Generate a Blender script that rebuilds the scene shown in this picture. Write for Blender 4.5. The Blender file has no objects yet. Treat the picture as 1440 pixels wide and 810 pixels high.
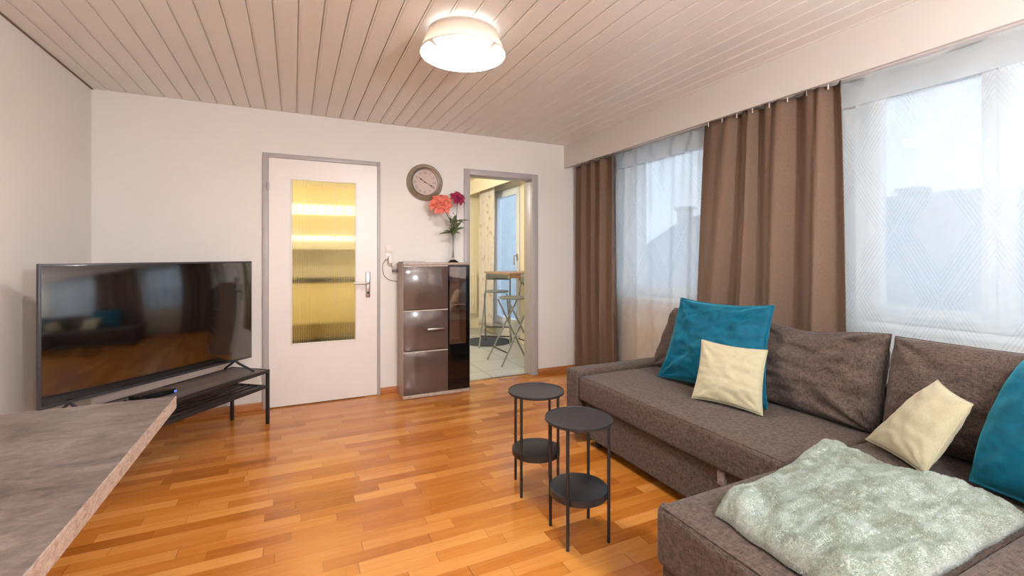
import bpy, bmesh, math, random
from mathutils import Vector, Matrix, noise
random.seed(7)
SC = bpy.context.scene
COL = SC.collection
PI = math.pi
R = math.radians

# ------------------------------------------------------------------ materials
def new_mat(name):
    m = bpy.data.materials.new(name); m.use_nodes = True
    nt = m.node_tree; b = nt.nodes['Principled BSDF']
    return m, nt, b

def srgb(r, g, b):
    f = lambda c: (c/255/12.92) if c/255 <= .04045 else ((c/255+.055)/1.055)**2.4
    return (f(r), f(g), f(b), 1)

def N(nt, t, **kw):
    n = nt.nodes.new(t)
    for k, v in kw.items():
        if k == 'inp':
            for kk, vv in v.items(): n.inputs[kk].default_value = vv
        else: setattr(n, k, v)
    return n

def mth(nt, op, a, b=None, c=None):
    n = nt.nodes.new('ShaderNodeMath'); n.operation = op
    for i, v in enumerate((a, b, c)):
        if v is None: continue
        if hasattr(v, 'is_linked'): nt.links.new(v, n.inputs[i])
        else: n.inputs[i].default_value = v
    return n.outputs[0]

def coords(nt, scale=(1, 1, 1), rot=(0, 0, 0)):
    tc = N(nt, 'ShaderNodeTexCoord'); mp = N(nt, 'ShaderNodeMapping')
    mp.inputs['Scale'].default_value = scale; mp.inputs['Rotation'].default_value = rot
    nt.links.new(tc.outputs['Object'], mp.inputs[0])
    return mp.outputs[0]

def tex_noise(nt, vec, scale, detail=4, rough=.55, dist=0):
    n = N(nt, 'ShaderNodeTexNoise'); n.inputs['Scale'].default_value = scale
    n.inputs['Detail'].default_value = detail; n.inputs['Roughness'].default_value = rough
    n.inputs['Distortion'].default_value = dist
    nt.links.new(vec, n.inputs['Vector']); return n.outputs['Fac']

def ramp(nt, fac, stops):
    r = N(nt, 'ShaderNodeValToRGB'); e = r.color_ramp.elements
    e[0].position, e[0].color = stops[0]; e[1].position, e[1].color = stops[-1]
    for p, c in stops[1:-1]:
        x = e.new(p); x.color = c
    nt.links.new(fac, r.inputs[0]); return r.outputs[0]

def bump(nt, b, h, dist=.002, strength=1.0):
    n = N(nt, 'ShaderNodeBump'); n.inputs['Distance'].default_value = dist; n.inputs['Strength'].default_value = strength
    nt.links.new(h, n.inputs['Height']); nt.links.new(n.outputs[0], b.inputs['Normal'])

def plain(name, col, rough=.5, metal=0, coat=0, sheen=0, spec=.5, var=0.06, vscale=12, bmp=0):
    m, nt, b = new_mat(name)
    v = coords(nt); f = tex_noise(nt, v, vscale)
    lo = tuple(max(0, c*(1-var)) for c in col[:3])+(1,); hi = tuple(min(1, c*(1+var)) for c in col[:3])+(1,)
    nt.links.new(ramp(nt, f, [(.3, lo), (.7, hi)]), b.inputs['Base Color'])
    b.inputs['Roughness'].default_value = rough; b.inputs['Metallic'].default_value = metal
    b.inputs['Coat Weight'].default_value = coat; b.inputs['Coat Roughness'].default_value = .03
    b.inputs['Sheen Weight'].default_value = sheen; b.inputs['Specular IOR Level'].default_value = spec
    if bmp: bump(nt, b, tex_noise(nt, v, 180, 3), bmp)
    return m

def emis(name, col, strength):
    m, nt, b = new_mat(name)
    b.inputs['Base Color'].default_value = col; b.inputs['Emission Color'].default_value = col
    b.inputs['Emission Strength'].default_value = strength
    return m

M = {}
M['wall'] = plain('wall_plaster', srgb(225, 222, 216), .85, var=.012, vscale=3, bmp=.0006)
M['left_wall'] = M['wall']
M['pelmet'] = plain('pelmet_paint', srgb(208, 203, 196), .6, var=.01)
M['ceiling'] = plain('ceiling_panel_white', srgb(228, 225, 219), .42, var=.02, vscale=2)
M['groove'] = plain('ceiling_joint_white', srgb(216, 200, 190), .45, var=.02)
M['white_lac'] = plain('door_white_lacquer', srgb(228, 223, 217), .35, var=.01)
M['frame_grey'] = plain('door_frame_grey', srgb(172, 167, 166), .4, var=.02)
M['pvc'] = plain('window_pvc_white', srgb(232, 236, 240), .3, var=.01)
M['steel'] = plain('satin_steel', srgb(176, 170, 164), .3, metal=1, var=.03)
M['pewter'] = plain('pewter', srgb(176, 166, 150), .34, metal=.85, var=.1, vscale=25)
M['black_metal'] = plain('black_powder_coat', srgb(35, 33, 34), .45, var=.08)
M['table_black'] = plain('matt_black_steel_top', srgb(40, 39, 41), .38, var=.06)
M['black_gloss'] = plain('black_gloss', srgb(14, 13, 15), .06, var=.02)
M['tv_screen'] = plain('tv_glass', srgb(7, 7, 9), .09, spec=.5, var=.02); M['tv_screen'].node_tree.nodes['Principled BSDF'].inputs['IOR'].default_value = 2.2
M['tv_bezel'] = plain('tv_bezel_dark_grey', srgb(70, 70, 76), .35, metal=.4, var=.03)
M['cab_gloss'] = plain('taupe_high_gloss', srgb(88, 73, 67), .1, coat=.6, var=.02)
M['white_plastic'] = plain('white_plastic', srgb(225, 216, 210), .35, var=.01)
M['grey_plastic'] = plain('grey_plastic', srgb(110, 104, 102), .45, var=.03)
M['trim_pale'] = plain('pale_trim_strip', srgb(206, 192, 182), .35)
M['teal'] = None
M['beige_curt'] = None

def m_floor():
    m, nt, b = new_mat('oak_strip_parquet'); L = nt.links
    tc = N(nt, 'ShaderNodeTexCoord'); sx = N(nt, 'ShaderNodeSeparateXYZ'); L.new(tc.outputs['Object'], sx.inputs[0])
    X, Y = sx.outputs[0], sx.outputs[1]
    yr = mth(nt, 'DIVIDE', Y, .068); row = mth(nt, 'FLOOR', yr)
    wn = N(nt, 'ShaderNodeTexWhiteNoise', noise_dimensions='1D'); L.new(row, wn.inputs['W'])
    xo = mth(nt, 'MULTIPLY', wn.outputs['Value'], 13.7)
    xs = mth(nt, 'ADD', mth(nt, 'DIVIDE', X, .43), xo)
    xs = mth(nt, 'ADD', xs, mth(nt, 'MULTIPLY', mth(nt, 'SINE', mth(nt, 'MULTIPLY', xs, 2.3)), .22))
    cell = mth(nt, 'FLOOR', xs)
    cv = N(nt, 'ShaderNodeCombineXYZ'); L.new(row, cv.inputs[0]); L.new(cell, cv.inputs[1])
    wn2 = N(nt, 'ShaderNodeTexWhiteNoise', noise_dimensions='2D'); L.new(cv.outputs[0], wn2.inputs['Vector'])
    rnd = wn2.outputs['Value']
    # grain, shifted per strip
    mp = N(nt, 'ShaderNodeMapping'); mp.inputs['Scale'].default_value = (3.5, 42, 1)
    L.new(tc.outputs['Object'], mp.inputs[0])
    off = N(nt, 'ShaderNodeCombineXYZ'); L.new(mth(nt, 'MULTIPLY', rnd, 50), off.inputs[0]); L.new(mth(nt, 'MULTIPLY', rnd, 31), off.inputs[2])
    va = N(nt, 'ShaderNodeVectorMath', operation='ADD'); L.new(mp.outputs[0], va.inputs[0]); L.new(off.outputs[0], va.inputs[1])
    g = tex_noise(nt, va.outputs[0], 1.0, 6, .6, .6)
    g2 = tex_noise(nt, va.outputs[0], 5.0, 3, .6)
    f = mth(nt, 'ADD', mth(nt, 'MULTIPLY', rnd, .55), mth(nt, 'ADD', mth(nt, 'MULTIPLY', g, .5), mth(nt, 'MULTIPLY', g2, .16)))
    c = ramp(nt, f, [(.22, srgb(148, 84, 24)), (.45, srgb(177, 107, 36)), (.65, srgb(192, 122, 47)), (.92, srgb(210, 146, 72))])
    # seams
    fy = mth(nt, 'FRACT', yr); ey = mth(nt, 'LESS_THAN', mth(nt, 'MINIMUM', fy, mth(nt, 'SUBTRACT', 1, fy)), .012)
    fx = mth(nt, 'FRACT', xs); ex = mth(nt, 'LESS_THAN', mth(nt, 'MINIMUM', fx, mth(nt, 'SUBTRACT', 1, fx)), .003)
    e = mth(nt, 'MAXIMUM', mth(nt, 'MULTIPLY', ey, .3), mth(nt, 'MULTIPLY', ex, .55))
    mx = N(nt, 'ShaderNodeMix', data_type='RGBA'); L.new(e, mx.inputs[0]); L.new(c, mx.inputs[6]); mx.inputs[7].default_value = srgb(110, 62, 24)
    L.new(mx.outputs[2], b.inputs['Base Color'])
    L.new(ramp(nt, g, [(.3, (.17,)*3+(1,)), (.7, (.25,)*3+(1,))]), b.inputs['Roughness'])
    b.inputs['Specular IOR Level'].default_value = .5
    bump(nt, b, mth(nt, 'SUBTRACT', mth(nt, 'MULTIPLY', g, .3), e), .0005, .6)
    return m
M['floor'] = m_floor()

def m_wood(name, cols, sc=(2, 30, 30), rough=.4):
    m, nt, b = new_mat(name)
    f = tex_noise(nt, coords(nt, sc), 1, 6, .6, .5)
    nt.links.new(ramp(nt, f, [(.3, cols[0]), (.7, cols[1])]), b.inputs['Base Color'])
    b.inputs['Roughness'].default_value = rough; bump(nt, b, f, .0004, .5)
    return m
M['skirt'] = m_wood('oak_skirting', [srgb(150, 92, 44), srgb(186, 122, 66)], (3, 3, 40))
M['birch'] = m_wood('pale_birch', [srgb(196, 152, 104), srgb(222, 184, 140)], (3, 30, 30))
M['cab_side'] = m_wood('greige_laminate', [srgb(158, 140, 127), srgb(184, 166, 152)], (20, 20, 2))
M['rubwood'] = m_wood('wall_table_wood', [srgb(150, 116, 86), srgb(182, 148, 116)], (3, 3, 30))
M['bench_top'] = m_wood('bench_top_grey_brown', [srgb(84, 74, 72), srgb(112, 100, 96)], (2, 26, 4), .4)

def m_concrete(name, light=1.0, fine=1):
    m, nt, b = new_mat(name); L = nt.links
    a = tex_noise(nt, coords(nt, (1.8, 3.4, 6)), 2.2, 9, .72, 1.3)
    c2 = tex_noise(nt, coords(nt, (9, 14, 16)), 3, 6, .75, .8)
    f = mth(nt, 'ADD', mth(nt, 'MULTIPLY', a, .6), mth(nt, 'MULTIPLY', c2, .4))
    k = light
    s = lambda r, g, bb: tuple(c*k for c in srgb(r, g, bb)[:3])+(1,)
    c = ramp(nt, f, [(.37, s(58, 48, 43)), (.46, s(94, 81, 74)), (.54, s(110, 97, 89)), (.65, s(138, 125, 116))])
    dk = tex_noise(nt, coords(nt, (2.4, 8, 8)), 3.1, 5, .7, 1.5)
    mx = N(nt, 'ShaderNodeMix', data_type='RGBA'); L.new(ramp(nt, dk, [(.66, (0, 0, 0, 1)), (.76, (.7, .7, .7, 1))]), mx.inputs[0])
    L.new(c, mx.inputs[6]); mx.inputs[7].default_value = s(78, 66, 60)
    L.new(mx.outputs[2], b.inputs['Base Color']); b.inputs['Roughness'].default_value = .38
    bump(nt, b, f, .0006, .5)
    return m
M['concrete'] = m_concrete('concrete_look_laminate')
def m_conc_edge():
    m, nt, b = new_mat('concrete_look_edge_band')
    a = tex_noise(nt, coords(nt, (60, 26, 60), (0.5, 0, 0)), 1.6, 6, .75, .8)
    nt.links.new(ramp(nt, a, [(.32, srgb(120, 100, 86)), (.5, srgb(166, 147, 133)), (.7, srgb(198, 180, 165))]), b.inputs['Base Color'])
    b.inputs['Roughness'].default_value = .45
    return m
M['conc_edge'] = m_conc_edge()

def m_weave(name, lo, hi, sheen=.1, k=1.0, rough=.9, bs=.0012, patch=0):
    m, nt, b = new_mat(name)
    a = tex_noise(nt, coords(nt, (55*k, 420*k, 55*k)), 1, 3, .6)
    c = tex_noise(nt, coords(nt, (420*k, 55*k, 70*k)), 1, 3, .6)
    d = tex_noise(nt, coords(nt, (60*k, 60*k, 420*k)), 1, 3, .6)
    f = mth(nt, 'MULTIPLY', mth(nt, 'ADD', mth(nt, 'ADD', a, c), d), .3333)
    nt.links.new(ramp(nt, f, [(.40, lo), (.60, hi)]), b.inputs['Base Color'])
    b.inputs['Roughness'].default_value = rough; b.inputs['Sheen Weight'].default_value = sheen
    b.inputs['Sheen Roughness'].default_value = .5
    b.inputs['Specular IOR Level'].default_value = .2
    bump(nt, b, f, bs, .8)
    return m
M['sofa'] = m_weave('sofa_woven_fabric', srgb(56, 47, 42), srgb(106, 91, 82))
M['tabfab'] = m_weave('sofa_pull_tab_fabric', srgb(112, 98, 92), srgb(158, 144, 136))
M['curtain'] = m_weave('taupe_blackout_fabric', srgb(102, 82, 67), srgb(121, 99, 82), .1, 1.5, .75, .0003)
M['cream'] = m_weave('cream_cotton', srgb(178, 171, 140), srgb(192, 186, 156), .2, 2, .85, .0003)

def m_velvet():
    m, nt, b = new_mat('teal_velvet')
    f = tex_noise(nt, coords(nt, (6, 6, 9)), 2, 5, .6, 1.2)
    nt.links.new(ramp(nt, f, [(.32, srgb(4, 70, 92)), (.7, srgb(10, 98, 124))]), b.inputs['Base Color'])
    b.inputs['Roughness'].default_value = .65; b.inputs['Sheen Weight'].default_value = 1.0
    b.inputs['Sheen Roughness'].default_value = .35; b.inputs['Sheen Tint'].default_value = srgb(90, 190, 210)
    b.inputs['Specular IOR Level'].default_value = .2
    bump(nt, b, tex_noise(nt, coords(nt), 40, 4), .002, .5)
    return m
M['teal'] = m_velvet()

def m_fur():
    m, nt, b = new_mat('sage_faux_fur')
    a = tex_noise(nt, coords(nt, (1, 1.6, 1)), 9, 5, .65, 1.0)
    c = tex_noise(nt, coords(nt), 90, 4, .7, .8)
    f = mth(nt, 'ADD', mth(nt, 'MULTIPLY', a, .55), mth(nt, 'MULTIPLY', c, .45))
    nt.links.new(ramp(nt, f, [(.36, srgb(140, 144, 126)), (.5, srgb(172, 180, 168)), (.62, srgb(202, 210, 203))]), b.inputs['Base Color'])
    b.inputs['Roughness'].default_value = .95; b.inputs['Sheen Weight'].default_value = .5
    b.inputs['Specular IOR Level'].default_value = .1
    bump(nt, b, c, .006, .8)
    return m
M['fur'] = m_fur()
def m_tip():
    m, nt, b = new_mat('sage_fur_strands'); L = nt.links
    nt.nodes.remove(b); out = [n for n in nt.nodes if n.type == 'OUTPUT_MATERIAL'][0]
    a = tex_noise(nt, coords(nt, (1, 1.6, 1)), 9, 5, .65, 1.0)
    c = ramp(nt, a, [(.36, srgb(176, 182, 166)), (.48, srgb(192, 200, 190)), (.6, srgb(212, 220, 214))])
    tl = N(nt, 'ShaderNodeBsdfTranslucent'); df = N(nt, 'ShaderNodeBsdfDiffuse')
    L.new(c, tl.inputs[0]); L.new(c, df.inputs[0])
    mx = N(nt, 'ShaderNodeMixShader'); mx.inputs[0].default_value = .5
    L.new(tl.outputs[0], mx.inputs[1]); L.new(df.outputs[0], mx.inputs[2]); L.new(mx.outputs[0], out.inputs[0])
    return m
M['fur_tip'] = m_tip()

def m_sheer(name, pattern=True, dens=.5):
    m, nt, b = new_mat(name); L = nt.links
    nt.nodes.remove(b); out = [n for n in nt.nodes if n.type == 'OUTPUT_MATERIAL'][0]
    tr = N(nt, 'ShaderNodeBsdfTransparent'); tr.inputs[0].default_value = (.97, .985, 1, 1)
    tl = N(nt, 'ShaderNodeBsdfTranslucent'); tl.inputs[0].default_value = (.86, .91, .90, 1)
    df = N(nt, 'ShaderNodeBsdfDiffuse'); df.inputs[0].default_value = (.80, .84, .83, 1)
    m1 = N(nt, 'ShaderNodeMixShader'); m1.inputs[0].default_value = .4
    L.new(tl.outputs[0], m1.inputs[1]); L.new(df.outputs[0], m1.inputs[2])
    m2 = N(nt, 'ShaderNodeMixShader')
    L.new(tr.outputs[0], m2.inputs[1]); L.new(m1.outputs[0], m2.inputs[2]); L.new(m2.outputs[0], out.inputs[0])
    tc = N(nt, 'ShaderNodeTexCoord'); sx = N(nt, 'ShaderNodeSeparateXYZ'); L.new(tc.outputs['Object'], sx.inputs[0])
    if pattern:
        # groups of fine open-work lines crossing in an X, repeat .37 x .70 m
        PY, PZ = .37, .70
        fy = mth(nt, 'FRACT', mth(nt, 'ADD', mth(nt, 'DIVIDE', mth(nt, 'SUBTRACT', sx.outputs[1], 1.083), PY), 100.5))
        fz = mth(nt, 'FRACT', mth(nt, 'ADD', mth(nt, 'DIVIDE', mth(nt, 'SUBTRACT', sx.outputs[2], 1.70), PZ), 100.5))
        p = mth(nt, 'ABSOLUTE', mth(nt, 'SUBTRACT', fy, .5)); q = mth(nt, 'ABSOLUTE', mth(nt, 'SUBTRACT', fz, .5))
        d = mth(nt, 'ABSOLUTE', mth(nt, 'SUBTRACT', p, q))
        near = mth(nt, 'LESS_THAN', d, .20)
        st = mth(nt, 'LESS_THAN', mth(nt, 'FRACT', mth(nt, 'DIVIDE', mth(nt, 'ADD', d, .018), .041)), .48)
        line = mth(nt, 'MULTIPLY', near, st)
        wv = tex_noise(nt, coords(nt, (1, 1, 1)), 60, 2)
        base = mth(nt, 'ADD', mth(nt, 'MULTIPLY', wv, .06), dens-.03)
        fac = mth(nt, 'SUBTRACT', base, mth(nt, 'MULTIPLY', line, dens*.16))
        L.new(fac, m2.inputs[0])
    else:
        m2.inputs[0].default_value = dens
    return m
M['sheer'] = m_sheer('sheer_net_fabric', True, .80)
M['hem'] = m_sheer('sheer_header_tape', False, .86)

def m_glass_pane(name, tint=(.95, .98, 1, 1), refl=.08):
    m, nt, b = new_mat(name); L = nt.links
    nt.nodes.remove(b); out = [n for n in nt.nodes if n.type == 'OUTPUT_MATERIAL'][0]
    tr = N(nt, 'ShaderNodeBsdfTransparent'); tr.inputs[0].default_value = tint
    gl = N(nt, 'ShaderNodeBsdfGlossy'); gl.inputs['Roughness'].default_value = .02
    mx = N(nt, 'ShaderNodeMixShader'); mx.inputs[0].default_value = refl
    L.new(tr.outputs[0], mx.inputs[1]); L.new(gl.outputs[0], mx.inputs[2]); L.new(mx.outputs[0], out.inputs[0])
    return m
M['pane'] = m_glass_pane('clear_window_glass')
M['smoke_glass'] = m_glass_pane('smoked_cabinet_glass', (.72, .70, .72, 1), .14)

def m_real_glass(name, col, rough=0, ior=1.45):
    m, nt, b = new_mat(name)
    b.inputs['Base Color'].default_value = col; b.inputs['Transmission Weight'].default_value = 1
    b.inputs['Roughness'].default_value = rough; b.inputs['IOR'].default_value = ior
    return m
M['reeded'] = m_real_glass('reeded_glass', (1, .90, .62, 1), .06)
M['vase_glass'] = m_real_glass('vase_glass', (.95, .97, .96, 1), 0)

def m_shade():
    m, nt, b = new_mat('lamp_shade_fabric'); L = nt.links
    nt.nodes.remove(b); out = [n for n in nt.nodes if n.type == 'OUTPUT_MATERIAL'][0]
    tl = N(nt, 'ShaderNodeBsdfTranslucent'); tl.inputs[0].default_value = (.60, .54, .48, 1)
    df = N(nt, 'ShaderNodeBsdfDiffuse'); df.inputs[0].default_value = (.66, .61, .56, 1)
    mx = N(nt, 'ShaderNodeMixShader'); mx.inputs[0].default_value = .5
    L.new(tl.outputs[0], mx.inputs[1]); L.new(df.outputs[0], mx.inputs[2]); L.new(mx.outputs[0], out.inputs[0])
    return m
M['shade'] = m_shade()
M['diffuser'] = emis('lamp_diffuser', (1, .93, .84, 1), 1.6)

def m_tiles():
    m, nt, b = new_mat('grey_floor_tiles'); L = nt.links
    br = N(nt, 'ShaderNodeTexBrick'); br.offset = 0; br.inputs['Scale'].default_value = 1
    br.inputs['Brick Width'].default_value = .45; br.inputs['Row Height'].default_value = .45
    br.inputs['Mortar Size'].default_value = .006
    br.inputs['Color1'].default_value = srgb(182, 184, 184); br.inputs['Color2'].default_value = srgb(190, 192, 191)
    br.inputs['Mortar'].default_value = srgb(140, 140, 138)
    L.new(coords(nt, (1, 1, 1), (0, 0, R(0))), br.inputs['Vector'])
    L.new(br.outputs[0], b.inputs['Base Color']); b.inputs['Roughness'].default_value = .3
    return m
M['tiles'] = m_tiles()

def m_leafy():
    m, nt, b = new_mat('leaf_print_curtain'); L = nt.links
    v = coords(nt, (1, 1, .7)); vo = N(nt, 'ShaderNodeTexVoronoi'); vo.inputs['Scale'].default_value = 12
    L.new(v, vo.inputs['Vector'])
    f = tex_noise(nt, v, 22, 4, .6, 1)
    s = mth(nt, 'ADD', vo.outputs['Distance'], mth(nt, 'MULTIPLY', f, .35))
    L.new(ramp(nt, s, [(.30, srgb(194, 168, 148)), (.38, srgb(214, 202, 190)), (.6, srgb(226, 218, 208))]), b.inputs['Base Color'])
    b.inputs['Roughness'].default_value = .9
    return m
M['leafy'] = m_leafy()
M['kwall'] = plain('kitchen_cream_paint', srgb(240, 231, 204), .8, var=.01)
M['kcab'] = plain('kitchen_front_cream', srgb(232, 214, 160), .35, var=.01)
M['kcab_pale'] = plain('kitchen_front_white', srgb(240, 234, 218), .35, var=.01)
M['worktop_dark'] = plain('worktop_edge_dark', srgb(52, 46, 40), .4)
M['led'] = emis('led_strip_glow', (1, .93, .78, 1), 1.0)
M['petal_coral'] = plain('petal_coral', srgb(212, 108, 88), .6, var=.45, vscale=55)
M['petal_crimson'] = plain('petal_crimson', srgb(150, 30, 70), .6, var=.55, vscale=60)
M['leaf'] = plain('leaf_green', srgb(84, 96, 60), .6, var=.3, vscale=30)
M['stem'] = plain('stem_green', srgb(92, 92, 66), .6, var=.2, vscale=30)
M['clock_face'] = plain('clock_face_beige', srgb(196, 178, 168), .6, var=.05)
M['ink'] = plain('dark_ink', srgb(62, 48, 42), .6)
M['numeral'] = plain('numeral_grey', srgb(134, 116, 106), .6)
M['paper'] = plain('paper_grey', srgb(196, 188, 184), .5)
M['rug'] = plain('round_mat_dark', srgb(62, 66, 72), .95, var=.25, vscale=60)
M['stool_metal'] = plain('stool_grey_metal', srgb(150, 152, 150), .35, metal=.7)
M['stool_seat'] = plain('stool_grey_plastic', srgb(132, 134, 130), .5)
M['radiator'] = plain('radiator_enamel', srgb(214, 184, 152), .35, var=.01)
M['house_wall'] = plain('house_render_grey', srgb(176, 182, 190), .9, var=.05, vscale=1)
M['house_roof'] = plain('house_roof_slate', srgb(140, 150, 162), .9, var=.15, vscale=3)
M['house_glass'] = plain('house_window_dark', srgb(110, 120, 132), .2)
M['rubber'] = plain('rubber_black', srgb(26, 26, 26), .7)
M['blue_led'] = emis('blue_status_light', (.12, .2, 1, 1), .6)
M['balcony'] = plain('balcony_panel', srgb(204, 208, 208), .6)

# ------------------------------------------------------------------ mesh helpers
class MB:
    def __init__(s): s.bm = bmesh.new()
    def box(s, x0, x1, y0, y1, z0, z1, bev=0, seg=2, mat=None):
        r = bmesh.ops.create_cube(s.bm, size=1)
        vs = r['verts']
        for v in vs:
            v.co = Vector(((x0+x1)/2+v.co.x*(x1-x0), (y0+y1)/2+v.co.y*(y1-y0), (z0+z1)/2+v.co.z*(z1-z0)))
            if mat: v.co = mat @ v.co
        if bev:
            es = list({e for v in vs for e in v.link_edges})
            bmesh.ops.bevel(s.bm, geom=es, offset=bev, segments=seg, profile=.5, affect='EDGES')
        return s
    def cyl(s, p0, p1, r, r2=None, seg=20, cap=True):
        p0, p1 = Vector(p0), Vector(p1); d = p1-p0
        q = d.to_track_quat('Z', 'Y').to_matrix().to_4x4()
        mt = Matrix.Translation((p0+p1)/2) @ q
        bmesh.ops.create_cone(s.bm, cap_ends=cap, segments=seg, radius1=r, radius2=r if r2 is None else r2, depth=d.length, matrix=mt)
        return s
    def tube(s, pts, r, seg=10, closed=False):
        pts = [Vector(p) for p in pts]; n = len(pts); rings = []
        up = None
        for i, p in enumerate(pts):
            if closed: t = pts[(i+1) % n]-pts[i-1]
            else: t = pts[min(i+1, n-1)]-pts[max(i-1, 0)]
            t.normalize()
            if up is None:
                up = t.orthogonal().normalized()
            up = (up-t*up.dot(t)).normalized(); b = t.cross(up)
            rr = r[i] if isinstance(r, (list, tuple)) else r
            rings.append([s.bm.verts.new(p+(up*math.cos(a)+b*math.sin(a))*rr) for a in [2*PI*k/seg for k in range(seg)]])
        m = n if closed else n-1
        for i in range(m):
            a, b = rings[i], rings[(i+1) % n]
            for k in range(seg):
                s.bm.faces.new((a[k], a[(k+1) % seg], b[(k+1) % seg], b[k]))
        if not closed:
            s.bm.faces.new(rings[0][::-1]); s.bm.faces.new(rings[-1])
        return s
    def lathe(s, prof, c=(0, 0, 0), seg=48, axis='Z', closed=False):
        c = Vector(c); rings = []
        for (r, z) in prof:
            ring = []
            for k in range(seg):
                a = 2*PI*k/seg
                if axis == 'Z': p = Vector((r*math.cos(a), r*math.sin(a), z))
                elif axis == 'Y': p = Vector((r*math.cos(a), z, r*math.sin(a)))
                ring.append(s.bm.verts.new(c+p))
            rings.append(ring)
        n = len(rings)
        for i in range(n if closed else n-1):
            a, b = rings[i], rings[(i+1) % n]
            for k in range(seg):
                s.bm.faces.new((a[k], a[(k+1) % seg], b[(k+1) % seg], b[k]))
        if not closed:
            if prof[0][0] > 1e-5: s.bm.faces.new(rings[0][::-1])
            if prof[-1][0] > 1e-5: s.bm.faces.new(rings[-1])
        return s
    def prism(s, poly, y0, y1):          # poly in (x,z), extruded along y
        a = [s.bm.verts.new((x, y0, z)) for x, z in poly]; b = [s.bm.verts.new((x, y1, z)) for x, z in poly]
        n = len(poly)
        s.bm.faces.new(a); s.bm.faces.new(b[::-1])
        for i in range(n): s.bm.faces.new((a[i], b[i], b[(i+1) % n], a[(i+1) % n]))
        return s
    def grid(s, fn, nu, nv):
        vs = [[s.bm.verts.new(fn(i/nu, j/nv)) for j in range(nv+1)] for i in range(nu+1)]
        for i in range(nu):
            for j in range(nv):
                s.bm.faces.new((vs[i][j], vs[i+1][j], vs[i+1][j+1], vs[i][j+1]))
        return vs

def props(o, label=None, cat=None, group=None, kind=None):
    if label: o['label'] = label
    if cat: o['category'] = cat
    if group: o['group'] = group
    if kind: o['kind'] = kind
    return o

def obj(name, mb, mat, parent=None, world=True, sharp=.62, smooth=True):
    """link the bmesh as one mesh object; with world=True coordinates are given in world space and the
    parent's location is subtracted (parents without rotation)"""
    bm = mb.bm
    if parent is not None and world:
        off = Vector(); p = parent
        while p is not None: off += p.location; p = p.parent
        for v in bm.verts: v.co -= off
    bmesh.ops.remove_doubles(bm, verts=bm.verts, dist=1e-6)
    bmesh.ops.recalc_face_normals(bm, faces=bm.faces)
    for f in bm.faces: f.smooth = smooth
    for e in bm.edges:
        if len(e.link_faces) > 2 or (len(e.link_faces) == 2 and e.calc_face_angle(0) > sharp): e.smooth = False
    me = bpy.data.meshes.new(name); bm.to_mesh(me); bm.free()
    me.materials.append(mat)
    o = bpy.data.objects.new(name, me); COL.objects.link(o)
    if parent is not None: o.parent = parent
    return o

def thing(name, label, cat, loc=(0, 0, 0), rz=0, group=None, kind=None):
    o = bpy.data.objects.new(name, None); COL.objects.link(o)
    o.location = loc; o.rotation_euler = (0, 0, rz); o.empty_display_size = .1
    return props(o, label, cat, group, kind)

def copy_tree(o, parent=None):
    c = o.copy(); COL.objects.link(c)
    if parent is not None: c.parent = parent
    for ch in list(o.children): copy_tree(ch, c)
    return c

def struct(name, mb, mat, label=None, parent=None):
    o = obj(name, mb, mat, parent)
    if parent is None: o['kind'] = 'structure'
    if label: o['label'] = label
    return o

# ------------------------------------------------------------------ dimensions (metres)
YB = 4.14; WT = .14; XL = -1.277; XW = 2.85; XO = 3.12; YR = -2.2; ZC = 2.38
KX0, KY1, KZ = -.95, 7.3, 2.42       # kitchen behind the back wall
D1 = (-.185, .653, 2.0); D2 = (1.512, 2.18, 2.0)

# ------------------------------------------------------------------ room shell
struct('floor', MB().box(XL-.1, XO, YR-.1, YB+WT/2, -.1, 0), M['floor'])
w = MB()
w.box(XL-.1, D1[0]-.02, YB, YB+WT, 0, ZC+.05).box(D1[0]-.02, D1[1]+.02, YB, YB+WT, D1[2]+.02, ZC+.05)
w.box(D1[1]+.02, D2[0]-.02, YB, YB+WT, 0, ZC+.05).box(D2[0]-.02, D2[1]+.02, YB, YB+WT, D2[2]+.02, ZC+.05)
w.box(D2[1]+.02, XW, YB, YB+WT, 0, ZC+.05)
struct('wall_back', w, M['wall'])
struct('wall_left', MB().box(XL-.1, XL, YR-.1, YB, 0, ZC+.05), M['wall'])
struct('wall_rear', MB().box(XL, XW, YR-.1, YR, 0, ZC+.05), M['wall'])
# window wall, with openings
W1 = (2.36, 3.50, .86, 2.16); W2 = (.36, 1.50, .86, 2.16); KD = (5.72, 6.66, .16, 2.22)
w = MB(); ys = [YR-.1]
for (a, b, z0, z1) in (W2, W1, (YB+WT, YB+WT, 0, 2.6)):
    w.box(XW, XO, ys[-1], a, 0, 2.6)
    if a == b: break
    w.box(XW, XO, a, b, 0, z0).box(XW, XO, a, b, z1, 2.6); ys.append(b)
struct('wall_right', w, M['wall'])
w = MB(); XK = 2.96
w.box(XW, XK, YB+WT, KD[0], 0, 2.6).box(XW, XK, KD[0], KD[1], 0, KD[2]).box(XW, XK, KD[0], KD[1], KD[3], 2.6).box(XW, XK, KD[1], KY1+.1, 0, 2.6)
struct('wall_kitchen_right', w, M['wall'])

# ceiling: panel boards running in depth, with bevelled joint strips between
c = MB(); x = XL; edges = []
prof = []
xs = XL
jl = [-1.183+.1095*k for k in range(45)]
pts = [(XL, ZC)]
for j in jl:
    if j > 2.56: break
    pts += [(j-.0095, ZC), (j-.0065, ZC+.004), (j-.0062, ZC+.014), (j-.0018, ZC+.014), (j-.0015, ZC+.003), (j+.0075, ZC+.003), (j+.0095, ZC)]
pts += [(XW, ZC), (XW, ZC+.05), (XL, ZC+.05)]
c.prism(pts, YR, YB)
struct('ceiling', c, M['ceiling'])
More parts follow.
